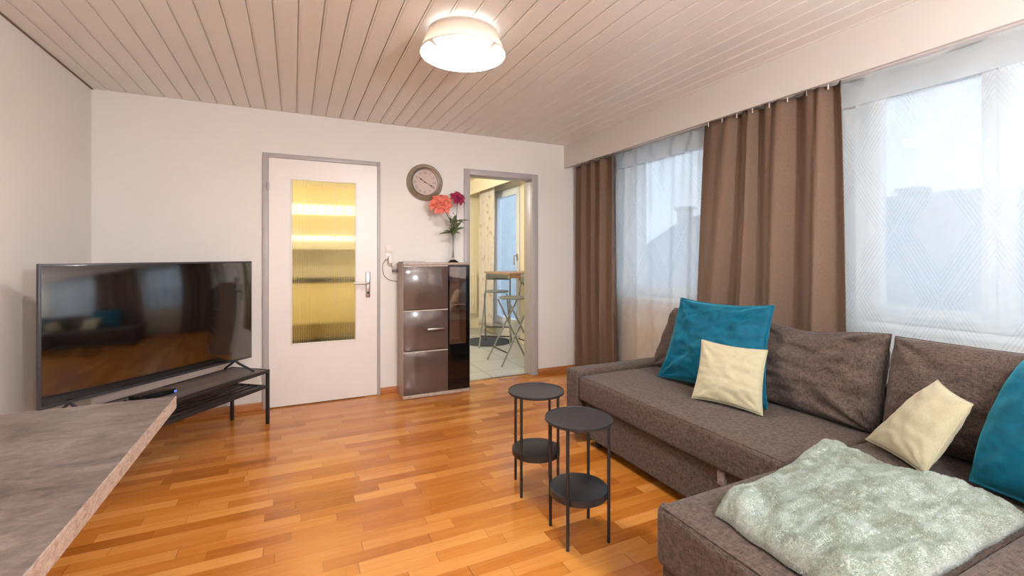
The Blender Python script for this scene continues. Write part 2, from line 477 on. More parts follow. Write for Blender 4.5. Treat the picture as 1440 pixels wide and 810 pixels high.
# dark thin bead left edge
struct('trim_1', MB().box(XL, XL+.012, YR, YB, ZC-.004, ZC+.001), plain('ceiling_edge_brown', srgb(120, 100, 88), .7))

# pelmet boxing in front of the curtain rails
p = MB().box(2.57, 2.592, YR, YB, 2.142, ZC).box(2.592, XW, YR, YB, 2.33, ZC)
struct('trim_2', p, M['pelmet'])

def baseb(name, x0, x1, y0, y1):
    struct(name, MB().box(x0, x1, y0, y1, 0, .058, .004), M['skirt'])
baseb('baseboard_left', XL, XL+.014, YR, YB)
baseb('baseboard_back', XL+.014, -.226, YB-.014, YB)
baseb('baseboard_back.001', .68, 1.454, YB-.014, YB)
baseb('baseboard_back.002', 2.252, XW, YB-.014, YB)
baseb('baseboard_right', XW-.014, XW, YR, YB-.014)

# kitchen shell
struct('floor.001', MB().box(KX0, XO, YB+WT/2, KY1+.1, -.1, -.001), M['tiles'])
struct('wall_kitchen_end', MB().box(KX0-.1, XW, KY1, KY1+.1, 0, KZ+.05), M['kwall'])
struct('wall_kitchen_side', MB().box(KX0-.1, KX0, YB+WT, KY1, 0, KZ+.05), M['kwall'])
struct('wall_kitchen_lining', MB().box(XW-.012, XW, YB+WT, 5.70, 0, KZ).box(XW-.012, XW, 6.68, KY1, 0, KZ), M['kwall'])
struct('ceiling.001', MB().box(KX0-.1, XW, YB+WT, KY1, KZ, KZ+.05), M['kwall'])
struct('trim_3', MB().box(2.55, 2.57, YB+WT, KY1, 2.2, KZ), M['kwall'])

# ------------------------------------------------------------------ door_1 with reeded glass
d = thing('door_1', 'white interior door with tall amber lit reeded glass pane', 'door', (D1[0], YB, 0), kind='structure')
GX0, GX1, GZ0, GZ1 = -.025, .478, .497, 1.842
yf, yb = YB-.018, YB+.024
leaf = MB()
leaf.box(D1[0], GX0, yf, yb, .008, D1[2]).box(GX1, D1[1], yf, yb, .008, D1[2])
leaf.box(GX0, GX1, yf, yb, .008, GZ0).box(GX0, GX1, yf, yb, GZ1, D1[2])
obj('door_leaf', leaf, M['white_lac'], d)
f = MB()
for (a, b_, c_, e_) in ((GX0-.004, GX0+.008, GZ0-.004, GZ1+.004), (GX1-.008, GX1+.004, GZ0-.004, GZ1+.004), (GX0+.008, GX1-.008, GZ0-.004, GZ0+.008), (GX0+.008, GX1-.008, GZ1-.008, GZ1+.004)):
    f.box(a, b_, yf-.006, yf+.006, c_, e_, .002)
obj('glazing_bead', f, M['white_lac'], d)
g = MB(); nr = 38; sub = 8; gx0, gx1 = GX0+.001, GX1-.001; yg = YB+.004
poly = []
for i in range(nr*sub+1):
    t = i/sub
    poly.append((gx0+(gx1-gx0)*i/(nr*sub), yg-.0045*abs(math.sin(PI*t))))
va = [[g.bm.verts.new((xx, yy, z)) for xx, yy in poly] for z in (GZ0+.001, GZ1-.001)]
vb = [[g.bm.verts.new((xx, yg+.004, z)) for xx, yy in poly] for z in (GZ0+.001, GZ1-.001)]
for i in range(len(poly)-1):
    g.bm.faces.new((va[0][i], va[0][i+1], va[1][i+1], va[1][i]))
    g.bm.faces.new((vb[0][i+1], vb[0][i], vb[1][i], vb[1][i+1]))
    g.bm.faces.new((va[0][i+1], va[0][i], vb[0][i], vb[0][i+1]))
    g.bm.faces.new((va[1][i], va[1][i+1], vb[1][i+1], vb[1][i]))
for i in (0, -1):
    g.bm.faces.new((va[0][i], va[1][i], vb[1][i], vb[0][i]))
obj('reeded_glass_pane', g, M['reeded'], d, sharp=.9)
fr = MB()
fr.box(-.228, D1[0]-.002, YB-.02, YB+WT, 0, 2.038, .003).box(D1[1]+.002, .68, YB-.02, YB+WT, 0, 2.038, .003)
fr.box(D1[0]-.002, D1[1]+.002, YB-.02, YB+WT, D1[2]+.003, 2.038, .003)
obj('door_frame', fr, M['frame_grey'], d)
h = MB().box(.557, .593, yf-.008, yf, .857, 1.08, .006, 3)
pl = obj('handle_plate', h, M['steel'], d)
h = MB().tube([(.575, yf-.006, .985), (.575, yf-.045, .985), (.568, yf-.055, .985), (.545, yf-.058, .985), (.45, yf-.058, .985)], .0095, 12)
obj('door_handle', h, M['steel'], pl)
obj('keyhole', MB().cyl((.575, yf-.0095, .9), (.575, yf-.007, .9), .009), M['rubber'], pl)
for z in (1.77, .25):
    obj('hinge', MB().cyl((D1[0]-.004, yf-.012, z-.03), (D1[0]-.004, yf-.012, z+.03), .009), M['frame_grey'], d)

# doorway_2 frame (open passage to the kitchen)
d = thing('door_2', 'open doorway with grey steel frame showing the kitchen', 'doorway', (1.455, YB, 0), kind='structure')
fr = MB()
fr.box(1.455, D2[0], YB-.02, YB+.0, 0, 2.047, .003).box(D2[1], 2.25, YB-.02, YB+.0, 0, 2.047, .003).box(D2[0], D2[1], YB-.02, YB+.0, 1.992, 2.047, .003)
fr.box(D2[0]-.018, D2[0]+.004, YB, YB+WT+.01, 0, 2.0, .002).box(D2[1]-.004, D2[1]+.018, YB, YB+WT+.01, 0, 2.0, .002).box(D2[0], D2[1], YB, YB+WT+.01, 1.992, 2.014, .002)
obj('door_frame', fr, M['frame_grey'], d)
obj('threshold', MB().box(D2[0], D2[1], YB+.05, YB+.09, -.001, .004, .001), M['steel'], d)

# ------------------------------------------------------------------ windows
def window(n, W, label, mull):
    y0, y1, z0, z1 = W; xf0, xf1 = 2.93, 3.0
    t = thing('window_%d' % n, label, 'window', ((xf0+xf1)/2, (y0+y1)/2, z0), kind='structure')
    fr = MB()
    def ring(mb, a, b, c_, e_, w_, x0, x1):
        mb.box(x0, x1, a, a+w_, c_, e_, .004).box(x0, x1, b-w_, b, c_, e_, .004).box(x0, x1, a+w_, b-w_, c_, c_+w_, .004).box(x0, x1, a+w_, b-w_, e_-w_, e_, .004)
    ring(fr, y0, y1, z0, z1, .045, xf0+.01, xf1)
    obj('window_frame', fr, M['pvc'], t)
    segs = [(y0+.03, mull), (mull, y1-.03)]
    for a, b in segs:
        s = MB(); ring(s, a+.002, b-.002, z0+.03, z1-.03, .052, xf0-.01, xf1-.015)
        so = obj('sash', s, M['pvc'], t)
        obj('glass_pane', MB().box(2.955, 2.962, a+.05, b-.05, z0+.08, z1-.08), M['pane'], so)
    hd = MB().box(xf0-.02, xf0-.01, mull-.045, mull-.02, 1.40, 1.47, .003).tube([(xf0-.02, mull-.032, 1.45), (xf0-.05, mull-.032, 1.45), (xf0-.055, mull-.032, 1.44), (xf0-.055, mull-.032, 1.33)], .008)
    obj('window_handle', hd, M['pvc'], t)
    obj('window_sill', MB().box(XW-.05, xf0+.01, y0-.03 if False else y0+.001, y1-.001, z0-.028, z0, .004), M['pvc'], t)
    obj('outer_sill', MB().box(xf1, XO+.03, y0+.001, y1-.001, z0-.01, z0+.012, .002), M['steel'], t)
    return t
window(1, W1, 'left white window behind the sheer curtain between the taupe curtains', 2.52)
window(2, W2, 'large right white window behind the patterned sheer curtain', .95)

# kitchen balcony door
y0, y1, z0, z1 = KD
t = thing('window_3', 'white glazed balcony door of the kitchen', 'balcony door', (2.93, (y0+y1)/2, z0), kind='structure')
fr = MB()
for a, b, c_, e_ in ((y0, y0+.05, z0, z1), (y1-.05, y1, z0, z1), (y0+.05, y1-.05, z0, z0+.05), (y0+.05, y1-.05, z1-.05, z1)):
    fr.box(2.86, 2.95, a, b, c_, e_, .004)
obj('window_frame', fr, M['pvc'], t)
s = MB()
for a, b, c_, e_ in ((y0+.04, y0+.13, z0+.03, z1-.03), (y1-.13, y1-.04, z0+.03, z1-.03), (y0+.13, y1-.13, z0+.03, z0+.14), (y0+.13, y1-.13, z1-.12, z1-.03)):
    s.box(2.84, 2.91, a, b, c_, e_, .004)
so = obj('sash', s, M['pvc'], t)
obj('glass_pane', MB().box(2.87, 2.876, y0+.12, y1-.12, z0+.13, z1-.11), M['pane'], so)
obj('window_handle', MB().box(2.83, 2.84, y0+.07, y0+.10, 1.15, 1.25, .003).tube([(2.83, y0+.085, 1.22), (2.79, y0+.085, 1.22), (2.785, y0+.085, 1.21), (2.785, y0+.085, 1.09)], .009), M['steel'], t)

# ------------------------------------------------------------------ curtains
def curtain_mesh(y0, y1, x0, z0, z1, n, amp_t, amp_b, seed, dy0=0, dy1=0, NU=260, NV=44, harm=.35, header=0):
    mb = MB()
    def fn(s, v):
        z = z0+(z1-z0)*v
        b = 1-v
        ya = y0+dy0*b; yb_ = y1+dy1*b
        ph = 2*PI*n*s + .9*noise.noise(Vector((s*3+seed, b*.6, seed)))*3
        amp = amp_t+(amp_b-amp_t)*min(1, b*1.4)
        ampm = .55+.9*abs(noise.noise(Vector((s*4.3+seed*2, b*.5, 3.1))))
        sn = math.sin(ph)
        x = x0+amp*ampm*(sn+harm*math.sin(2*ph+1.3+seed))
        # pinch pleats towards the heading
        x += .010*math.sin(ph*2.0+seed)*math.exp(-b*9)
        y = ya+(yb_-ya)*s+.35*amp*math.cos(ph)*(.5+.5*b)
        y = min(max(y, min(ya, yb_)-.01), max(ya, yb_)+.01)
        zz = z-(.012*abs(math.sin(ph*.5+seed)) if v > .999 else 0)
        return Vector((x, y, zz))
    mb.grid(fn, NU, NV)
    return mb
def solid(o, t):
    m = o.modifiers.new('thickness', 'SOLIDIFY'); m.thickness = t; m.offset = 0
# far narrow curtain
t = thing('curtain', 'narrow taupe curtain at the far end beside the corner', 'curtain', (2.64, 3.75, 0), group='taupe curtains')
solid(obj('fabric_panel', curtain_mesh(4.05, 3.40, 2.655, .015, 2.155, 3.6, .03, .05, 1.3, 0, -.06), M['curtain'], t, sharp=3), .003)
for k in range(6): obj('curtain_hook', MB().cyl((2.645, 3.45+k*.115, 2.15), (2.645, 3.45+k*.115, 2.174), .004, seg=8), M['white_plastic'], t)
t = thing('curtain', 'wide taupe curtain between the two windows', 'curtain', (2.64, 2.0, 0), group='taupe curtains')
solid(obj('fabric_panel', curtain_mesh(2.40, 1.475, 2.655, .015, 2.165, 4.4, .032, .058, 4.7, .13, -.03, NU=380), M['curtain'], t, sharp=3), .003)
for k in range(8): obj('curtain_hook', MB().cyl((2.645, 1.53+k*.115, 2.13), (2.645, 1.53+k*.115, 2.174), .004, seg=8), M['white_plastic'], t)
def sheer(y0, y1, x0, n, seed, label, amp):
    t = thing('sheer_curtain', label, 'sheer curtain', (x0, (y0+y1)/2, 0), group='white sheer curtains')
    obj('net_panel', curtain_mesh(y0, y1, x0, .02, 2.02, n, amp, amp*1.3, seed, NU=300, NV=30, harm=.2), M['sheer'], t, sharp=3)
    obj('header_band', curtain_mesh(y0, y1, x0, 2.02, 2.165, n, amp, amp, seed, NU=300, NV=6, harm=.2), M['hem'], t, sharp=3)
    # side hem
    return t
sheer(3.46, 2.28, 2.715, 6, 2.2, 'white sheer curtain over the left window above the radiator', .012)
sheer(1.56, -.1, 2.715, 5, 6.1, 'white sheer curtain with crossed line pattern over the right window', .005)
rail = MB().box(2.63, 2.66, -.4, YB-.02, 2.175, 2.19, .002).box(2.70, 2.73, -.4, YB-.02, 2.175, 2.19, .002)
rail.box(2.60, 2.74, -.4, YB-.02, 2.19, 2.2)
for k in range(9): rail.box(2.64, 2.72, .1+k*.48, .12+k*.48, 2.19, 2.33)
props(obj('curtain_rail', rail, M['white_plastic']), 'white double curtain rail under the pelmet', 'curtain rail')

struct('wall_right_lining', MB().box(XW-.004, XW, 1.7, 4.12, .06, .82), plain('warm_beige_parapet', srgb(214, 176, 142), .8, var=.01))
# radiator under the left window
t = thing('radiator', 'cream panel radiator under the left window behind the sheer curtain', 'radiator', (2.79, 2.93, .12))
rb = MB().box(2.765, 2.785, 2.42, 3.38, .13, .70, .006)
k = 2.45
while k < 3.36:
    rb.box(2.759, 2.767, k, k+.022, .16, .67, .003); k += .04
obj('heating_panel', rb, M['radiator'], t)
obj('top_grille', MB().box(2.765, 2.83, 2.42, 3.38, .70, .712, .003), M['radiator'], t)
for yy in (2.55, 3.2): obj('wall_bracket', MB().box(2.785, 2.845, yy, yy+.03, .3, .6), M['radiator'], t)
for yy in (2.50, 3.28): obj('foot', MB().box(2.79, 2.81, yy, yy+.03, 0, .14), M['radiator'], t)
obj('valve', MB().cyl((2.79, 3.38, .62), (2.79, 3.44, .62), .018), M['white_plastic'], t)

# ------------------------------------------------------------------ soft shapes
def soft(corners, T, seed=0, pinch=.06, exp=.42, wr=.006, n=44, power=2, boxy=0, sag=0, tens=1.0, topsag=0):
    """a stuffed cushion through four corners TL,TR,BR,BL"""
    TL, TR, BR, BL = [Vector(c) for c in corners]
    nrm = ((TR-TL)+(BR-BL)).cross((BL-TL)+(BR-TR)).normalized()
    mb = MB(); bm = mb.bm
    def pos(u, v, side):
        uu = u*(1-pinch*(1-v*v)); vv = v*(1-pinch*(1-u*u))
        a, b = (uu+1)/2, (vv+1)/2
        base = TL*(1-a)*(1-b)+TR*a*(1-b)+BR*a*b+BL*(1-a)*b
        h = T*(max(0, (1-abs(u)**power))*max(0, (1-abs(v)**power)))**exp
        edge = min(1, h/T*1.6)
        w = noise.noise(Vector((u*2.2+seed, v*3.4, seed*1.7+side)))*1.1+.5*noise.noise(Vector((u*5+seed, v*7, side*3+seed)))
        for (cu, cv) in ((-1, -1), (1, -1), (1, 1), (-1, 1)):
            du, dv = u-cu, v-cv; dd = math.hypot(du, dv)
            th = math.atan2(dv*-cv, du*-cu)
            w += tens*1.1*math.sin(th*11+seed+cu*2+cv)*math.exp(-dd*2.1)*min(1, dd*4)
        h += w*wr*edge
        h -= sag*math.exp(-((u-.1)**2)/.3)*max(0, -v)*edge
        base = base-Vector((0, 0, topsag*math.exp(-((u+.05)**2)/.35)*(1-b)**2))
        return base+nrm*h*side
    for side in (1, -1):
        vs = [[bm.verts.new(pos(-1+2*i/n, -1+2*j/n, side)) for j in range(n+1)] for i in range(n+1)]
        for i in range(n):
            for j in range(n):
                fc = (vs[i][j], vs[i+1][j], vs[i+1][j+1], vs[i][j+1])
                bm.faces.new(fc)
    bmesh.ops.remove_doubles(bm, verts=bm.verts, dist=1e-5)
    rim = []
    for e, rng in (((lambda s: (s, -1)), 1), ((lambda s: (1, s)), 1), ((lambda s: (-s, 1)), 1), ((lambda s: (-1, -s)), 1)):
        for i in range(n): rim.append(pos(*e(-1+2*i/n), 1))
    return mb, rim

def centroid(c): 
    v = Vector()
    for k in c: v += Vector(k)
    return v/len(c)

# ------------------------------------------------------------------ corner sofa
SX0, SXF, SXB = 1.02, 1.66, 2.50
sofa = thing('corner_sofa', 'brown grey woven corner sofa with chaise under the windows', 'sofa', (1.9, 1.4, 0))
S = M['sofa']
def soft_box(mb, x0, x1, y0, y1, z0, z1, bev, crown=.01, seed=0, n=26):
    """upholstered block: rounded box with a slightly crowned, lightly puckered top"""
    tmp = MB(); tmp.box(x0, x1, y0, y1, z0, z1, bev, 4)
    bmesh.ops.subdivide_edges(tmp.bm, edges=[e for e in tmp.bm.edges if e.calc_length() > .12], cuts=n, use_grid_fill=True)
    for v in tmp.bm.verts:
        a = (v.co.x-x0)/(x1-x0)*2-1; b = (v.co.y-y0)/(y1-y0)*2-1
        if v.co.z > z1-bev*.5:
            v.co.z += crown*(max(0, 1-a**4)*max(0, 1-b**4))+.0035*noise.noise(v.co*5+Vector((seed, 0, 0)))
        else:
            k = .004*noise.noise(v.co*6+Vector((seed, 3, 0)))
            v.co.x += k*(1 if abs(a) > .95 else 0); v.co.y += k*(1 if abs(b) > .95 else 0)
    off = len(mb.bm.verts)
    mp = {}
    for v in tmp.bm.verts: mp[v] = mb.bm.verts.new(v.co)
    for f_ in tmp.bm.faces:
        try: mb.bm.faces.new([mp[v] for v in f_.verts])
        except ValueError: pass
    tmp.bm.free(); return mb
obj('seat_pad', soft_box(MB(), SXF, 2.40, 1.115, 2.50, .285, .438, .022, .012, 1), S, sofa, sharp=1.2)
ch = obj('chaise_pad', soft_box(MB(), SX0, 2.40, .535, 1.108, .255, .438, .022, .012, 5), S, sofa, sharp=1.2)
obj('drawer_front', soft_box(MB(), SXF+.035, SXF+.10, 1.13, 2.47, .055, .275, .012, 0, 2), S, sofa, sharp=1.2)
obj('chaise_base', soft_box(MB(), SX0+.02, 2.40, .535, 1.10, .055, .252, .012, 0, 3), S, sofa, sharp=1.2)
obj('frame_body', MB().box(SXF+.10, 2.42, 1.10, 2.47, .06, .283, .004), S, sofa)
for (ya, yb_, xa, lab) in ((2.503, 2.635, SXF-.01, 1), (.38, .533, SX0+.02, 2)):
    obj('arm_panel', soft_box(MB(), xa, SXB, ya, yb_, .055, .465, .018, .004, 6+lab), S, sofa, sharp=1.2)
obj('backrest_frame', soft_box(MB(), 2.425, SXB+.02, .35, 2.47, .055, .62, .02, .003, 9), S, sofa, sharp=1.2)
# pull tab of the bed drawer
tb = MB().box(SXF+.015, SXF+.04, 1.40, 1.435, .215, .28, .006, 3)
obj('pull_tab', tb, M['tabfab'], sofa)['label'] = 'pale fabric pull tab'
obj('seat_seam', MB().tube([(SXF+.012, 2.49, .437), (SXF+.010, 1.8, .4375), (SXF+.012, 1.125, .437)], .003, 8), S, sofa)
obj('chaise_seam', MB().tube([(1.06, 1.100, .438), (SX0+.014, 1.096, .437), (SX0+.010, 1.08, .437), (SX0+.010, .55, .437)], .003, 8), S, sofa)
for (x_, y_) in ((SXF+.09, 2.40), (SXF+.09, 1.22), (SX0+.08, .58), (SX0+.08, 1.02), (2.35, 2.4), (2.35, .6), (2.35, 1.4)):
    obj('leg', MB().lathe([(.018, 0), (.022, .004), (.028, .06), (.028, .07)], (x_, y_, 0), 20), M['rubber'], sofa)
def backc(y0, y1, xb, xt, zt, T, seed, sag=0, wr=.010, yb0=None, topsag=0):
    cs = [(xt, y0, zt), (xt, y1, zt), (xb, y1, .44), (xb, yb0 or y0, .44)]
    # corners order TL,TR,BR,BL as seen from the room
    mb, rim = soft(cs, T, seed, pinch=.015, exp=.36, wr=wr, n=56, power=4, sag=sag, tens=1.3, topsag=topsag)
    o = obj('back_cushion', mb, S, sofa, sharp=3)
    obj('seam_piping', MB().tube(rim, .0035, 6, True), S, o, sharp=3)
backc(2.39, 1.80, 2.31, 2.385, .855, .075, 3.3, yb0=2.52)
backc(1.80, 1.115, 2.28, 2.39, .870, .10, 8.1, .03, .022, topsag=.04)
backc(1.10, .42, 2.29, 2.39, .862, .10, 5.5, .0, .010)

# ------------------------------------------------------------------ scatter cushions
def cushion(name, corners, T, mat, label, group, seed, piping=None, **kw):
    c0 = centroid(corners); z = min(k[2] for k in corners)
    t = thing(name, label, 'cushion', (c0.x, c0.y, z), group=group)
    mb, rim = soft(corners, T, seed, **kw)
    obj('cover', mb, mat, t, sharp=3)
    obj('piping' if piping else 'edge_seam', MB().tube(rim, piping or .0022, 8, True), mat, t, sharp=3)
    return t
cushion('cushion', [(2.25, 2.20, .945), (2.26, 1.575, .955), (2.10, 1.50, .465), (2.06, 2.205, .465)], .10, M['teal'],
        'big teal velvet piped cushion behind the upright cream cushion', 'teal velvet cushions', 2.1, .0055, pinch=.09, wr=.019, n=70, exp=.5, tens=1.6)
cushion('cushion', [(2.055, 1.86, .75), (2.105, 1.50, .752), (2.015, 1.462, .455), (1.915, 1.80, .46)], .055, M['cream'],
        'small cream cushion standing upright in front of the teal cushion', 'cream cushions', 5.2, None, pinch=.075, wr=.008, exp=.5)
cushion('cushion', [(2.19, .875, .748), (2.05, .725, .72), (1.945, .81, .47), (2.10, 1.07, .47)], .055, M['cream'],
        'small cream cushion lying tilted between blanket and backrest', 'cream cushions', 9.4, None, pinch=.05, wr=.005, exp=.5)
cushion('cushion', [(2.34, .68, .86), (2.28, .12, .90), (1.95, .17, .50), (2.02, .72, .475)], .16, M['teal'],
        'big teal velvet cushion cut off by the right edge beside the blanket', 'teal velvet cushions', 7.7, .0055, pinch=-.05, wr=.008, n=60)

# ------------------------------------------------------------------ folded fur blanket
def blanket():
    A, B, C, D = Vector((1.83, 1.075, 0)), Vector((1.12, .965, 0)), Vector((1.08, .55, 0)), Vector((1.90, .55, 0))
    mb = MB(); n = 150; zb = .452
    def top(u, v):
        # u along B->A (0..1), v from far edge to near edge
        e = min(u, 1-u); g = min(v, 1-v)
        r = .075
        ru = math.sqrt(max(0, 1-(1-min(1, e/r))**2)); rv = math.sqrt(max(0, 1-(1-min(1, g/(r*1.3)))**2))
        h = .066*ru*rv
        P = (B*(1-u)+A*u)*(1-v)+(C*(1-u)+D*u)*v
        # soft folds running lengthwise, plus lumps
        w = .010*math.sin(9*v+2.2*math.sin(3*u)+1.0)+.016*noise.noise(Vector((u*3.5, v*9-u*3, .3)))
        w += .008*noise.noise(Vector((u*2.2+v*2, v*16+u*3, 5.3)))+.006*noise.noise(Vector((u*9, v*34, 1.3)))+.0035*noise.noise(Vector((u*60, v*50, 2)))
        P = P+Vector((.010*noise.noise(Vector((v*5, 0, u*2))), .006*noise.noise(Vector((u*7, 4, v*2))), 0))
        P.z = zb+h+w*max(0, (h-.03)/.036)
        P.z += .02*math.exp(-((u-1)**2+(v*1.2)**2)*9)*min(1, h/.04)
        return P
    vs = mb.grid(top, n, n)
    # underside
    ring = [vs[i][0] for i in range(n+1)]+[vs[n][j] for j in range(1, n+1)]+[vs[i][n] for i in range(n-1, -1, -1)]+[vs[0][j] for j in range(n-1, 0, -1)]
    mb.bm.faces.new(ring)
    return mb
t = thing('throw_blanket', 'folded pale sage faux fur blanket lying on the chaise', 'blanket', (1.5, .78, .45))
bo = obj('folded_throw', blanket(), M['fur'], t, sharp=3)
# short pile as real tufts
def pile(src, count, seed, L=.011):
    rnd = random.Random(seed); me = src.data; mb = MB(); bm = mb.bm
    polys = [p for p in me.polygons if len(p.vertices) == 4]
    for _ in range(count):
        p = rnd.choice(polys); v = [me.vertices[i] for i in p.vertices]
        a, b = rnd.random(), rnd.random()
        P = v[0].co*(1-a)*(1-b)+v[1].co*a*(1-b)+v[2].co*a*b+v[3].co*(1-a)*b
        nn = p.normal.copy()
        if nn.z < 0: nn = -nn
        c = .45*noise.noise_vector(P*7)+.8*noise.noise_vector(P*36)
        d = (nn*.8+c*.9+Vector((rnd.uniform(-.3, .3), rnd.uniform(-.3, .3), 0))).normalized()
        s = d.cross(Vector((rnd.uniform(-1, 1), rnd.uniform(-1, 1), rnd.uniform(-1, 1)))).normalized()*.0007
        l = L*rnd.uniform(.6, 1.2)
        x = [bm.verts.new(P-s), bm.verts.new(P+s), bm.verts.new(P+d*l*.6+s*.8), bm.verts.new(P+d*l+nn*-.001), bm.verts.new(P+d*l*.6-s*.8)]
        bm.faces.new(x)
    return mb
po = pile(bo, 110000, 3, .0055)
me = bpy.data.meshes.new('pile'); po.bm.to_mesh(me); po.bm.free(); me.materials.append(M['fur_tip'])
o = bpy.data.objects.new('fur_pile', me); COL.objects.link(o); o.parent = t; o['kind'] = 'stuff'

# ------------------------------------------------------------------ side tables
def side_table(loc, rz, label):
    t = thing('side_table', label, 'side table', loc, rz, group='round black side tables')
    H = .51
    obj('tabletop', MB().lathe([(0, H-.012), (.1445, H-.012), (.147, H-.009), (.147, H+.0005), (.1455, H+.0005), (.1448, H-.002), (.14, H-.003), (0, H-.003)], seg=72), M['table_black'], t, world=False)
    obj('shelf', MB().lathe([(0, .178), (.124, .178), (.126, .18), (.126, .208), (.124, .209), (0, .209)], seg=72), M['table_black'], t, world=False)
    for k in range(4):
        a = PI/4+k*PI/2; x_, y_ = .134*math.cos(a), .134*math.sin(a)
        obj('leg', MB().cyl((x_, y_, 0), (x_, y_, H-.012), .0072, seg=16), M['black_metal'], t, world=False)
    return t
side_table((1.125, 1.69, 0), R(-8), 'black round two tier side table nearest the camera')
side_table((1.151, 2.13, 0), R(-17), 'black round two tier side table standing behind the other one')

# ------------------------------------------------------------------ dining table
t = thing('dining_table', 'concrete look table corner in the left foreground', 'table', (-.8, 1.1, 0))
obj('tabletop', MB().box(XL+.012, -.357, .30, 1.86, .711, .75, .0015, 1), M['concrete'], t)
eb = MB().box(-.357, -.355, .30, 1.86, .711, .7495).box(XL+.012, -.357, 1.86, 1.8615, .711, .7495)
obj('edge_band', eb, M['conc_edge'], t)
for x_ in (-.43, -1.18):
    lg = MB().box(x_-.025, x_+.025, 1.05, 1.10, .03, .711, .003)
    obj('leg', lg, M['black_metal'], t)
    obj('foot_bar', MB().box(x_-.03, x_+.03, .68, 1.45, 0, .03, .004), M['black_metal'], t)
obj('cross_rail', MB().box(-1.18, -.43, 1.06, 1.09, .66, .70, .002), M['black_metal'], t)

# ------------------------------------------------------------------ TV bench, TV, boxes
BA = R(51)
t = thing('tv_bench', 'low dark metal TV bench with slatted lower shelf in the corner', 'TV bench', (-.667, 3.40, 0), BA)
Wd, Dp, Hh = 1.20, .33, .392
hb, hd_ = Wd/2, Dp/2
obj('bench_top', MB().box(-hb+.018, hb-.018, -hd_+.018, hd_-.018, Hh-.014, Hh, .001), M['bench_top'], t, world=False)
fr = MB()
for a in (-1, 1):
    fr.box(-hb, hb, a*(hd_-.009)-.009, a*(hd_-.009)+.009, Hh-.022, Hh+.002, .002)
    fr.box(a*(hb-.009)-.009, a*(hb-.009)+.009, -hd_+.018, hd_-.018, Hh-.022, Hh+.002, .002)
obj('top_frame', fr, M['black_metal'], t, world=False)
for a in (-1, 1):
    for b in (-1, 1):
        obj('leg', MB().box(a*(hb-.01)-.01, a*(hb-.01)+.01, b*(hd_-.01)-.01, b*(hd_-.01)+.01, 0, Hh-.022, .002), M['black_metal'], t, world=False)
sh = MB()
for a in (-1, 1):
    sh.box(-hb+.02, hb-.02, a*(hd_-.012)-.008, a*(hd_-.012)+.008, .262, .286, .002)
    sh.box(a*(hb-.03)-.01, a*(hb-.03)+.01, -hd_+.02, hd_-.02, .262, .284, .002)
for k in range(5):
    yy = -hd_+.05+k*.057
    sh.box(-hb+.02, hb-.02, yy-.014, yy+.014, .268, .280, .002)
obj('slatted_shelf', sh, M['black_metal'], t, world=False)

TVW, TVH = 1.232, .712
t = thing('television', 'large flat television switched off, angled across the corner', 'television', (-.700, 3.435, Hh+.002), R(47.5))
zb = .072
obj('bezel', MB().box(-TVW/2, TVW/2, 0, .022, zb, zb+TVH, .004), M['tv_bezel'], t, world=False)
obj('screen', MB().box(-TVW/2+.010, TVW/2-.010, -.002, .004, zb+.016, zb+TVH-.010, .001), M['tv_screen'], t, world=False)
obj('back_housing', MB().box(-.42, .42, .022, .062, zb+.06, zb+.5, .015), M['rubber'], t, world=False)
for a in (-1, 1):
    xx = a*.485
    ft = MB().tube([(xx+.02, -.135, .006), (xx, -.02, .058), (xx-.0, .012, .076), (xx+0, .035, .06), (xx+.02, .13, .006)], .0085, 10)
    obj('stand_leg', ft, M['tv_bezel'], t, world=False)
# media box with cable on the bench
t = thing('set_top_box', 'small black media box on the bench below the television', 'media box', (-.748, 3.325, Hh+.002), R(50))
obj('housing', MB().box(-.095, .095, -.06, .06, 0, .026, .006, 3), M['black_gloss'], t, world=False)
obj('status_light', MB().box(.08, .094, -.0615, -.059, .006, .018), M['blue_led'], t, world=False)
o = obj('power_cable', MB().tube([(-.84, 3.24, .40), (-.85, 3.22, .415), (-.86, 3.20, .402), (-.90, 3.13, .399), (-.93, 3.06, .399)], .004, 8), M['rubber'])
props(o, 'thin black cable lying beside the media box', 'cable')

# ------------------------------------------------------------------ highboard cabinet
cx0, cx1, cy0, cy1, ch_ = .828, 1.422, 3.885, 4.122, 1.156
t = thing('highboard_cabinet', 'tall taupe high gloss cabinet with smoked glass door beside the doorway', 'cabinet', ((cx0+cx1)/2, (cy0+cy1)/2, 0))
b = MB()
b.box(cx0, cx0+.016, cy0+.018, cy1, 0, ch_-.018).box(cx1-.016, cx1, cy0+.018, cy1, 0, ch_-.018)
b.box(cx0+.016, cx1-.016, cy1-.006, cy1, 0, ch_-.018).box(cx0+.016, cx1-.016, cy0+.018, cy1-.006, .03, .045)
b.box(1.214, 1.230, cy0+.02, cy1-.006, .045, ch_-.018)
obj('body', b, M['cab_side'], t)
obj('top_board', MB().box(cx0-.004, cx1+.004, cy0-.002, cy1, ch_-.018, ch_, .002), M['cab_side'], t)
obj('plinth', MB().box(cx0, cx1, cy0+.0, cy0+.018, .004, .032, .001), M['cab_side'], t)
for z0_, z1_ in ((.037, .400), (.408, .752), (.760, ch_-.022)):
    dd = obj('door', MB().box(cx0+.004, 1.219, cy0, cy0+.017, z0_, z1_-.008, .0015), M['cab_gloss'], t)
    obj('door_trim', MB().box(cx0+.004, 1.219, cy0-.0005, cy0+.017, z1_-.007, z1_), M['trim_pale'], dd)
    if z0_ == .408:
        obj('handle', MB().box(1.035, 1.185, cy0-.024, cy0-.014, .577, .592, .002).box(1.045, 1.055, cy0-.016, cy0, .58, .589).box(1.165, 1.175, cy0-.016, cy0, .58, .589), M['steel'], dd)['label'] = 'satin steel bar handle'
gd = MB()
gx0_, gx1_ = 1.222, cx1
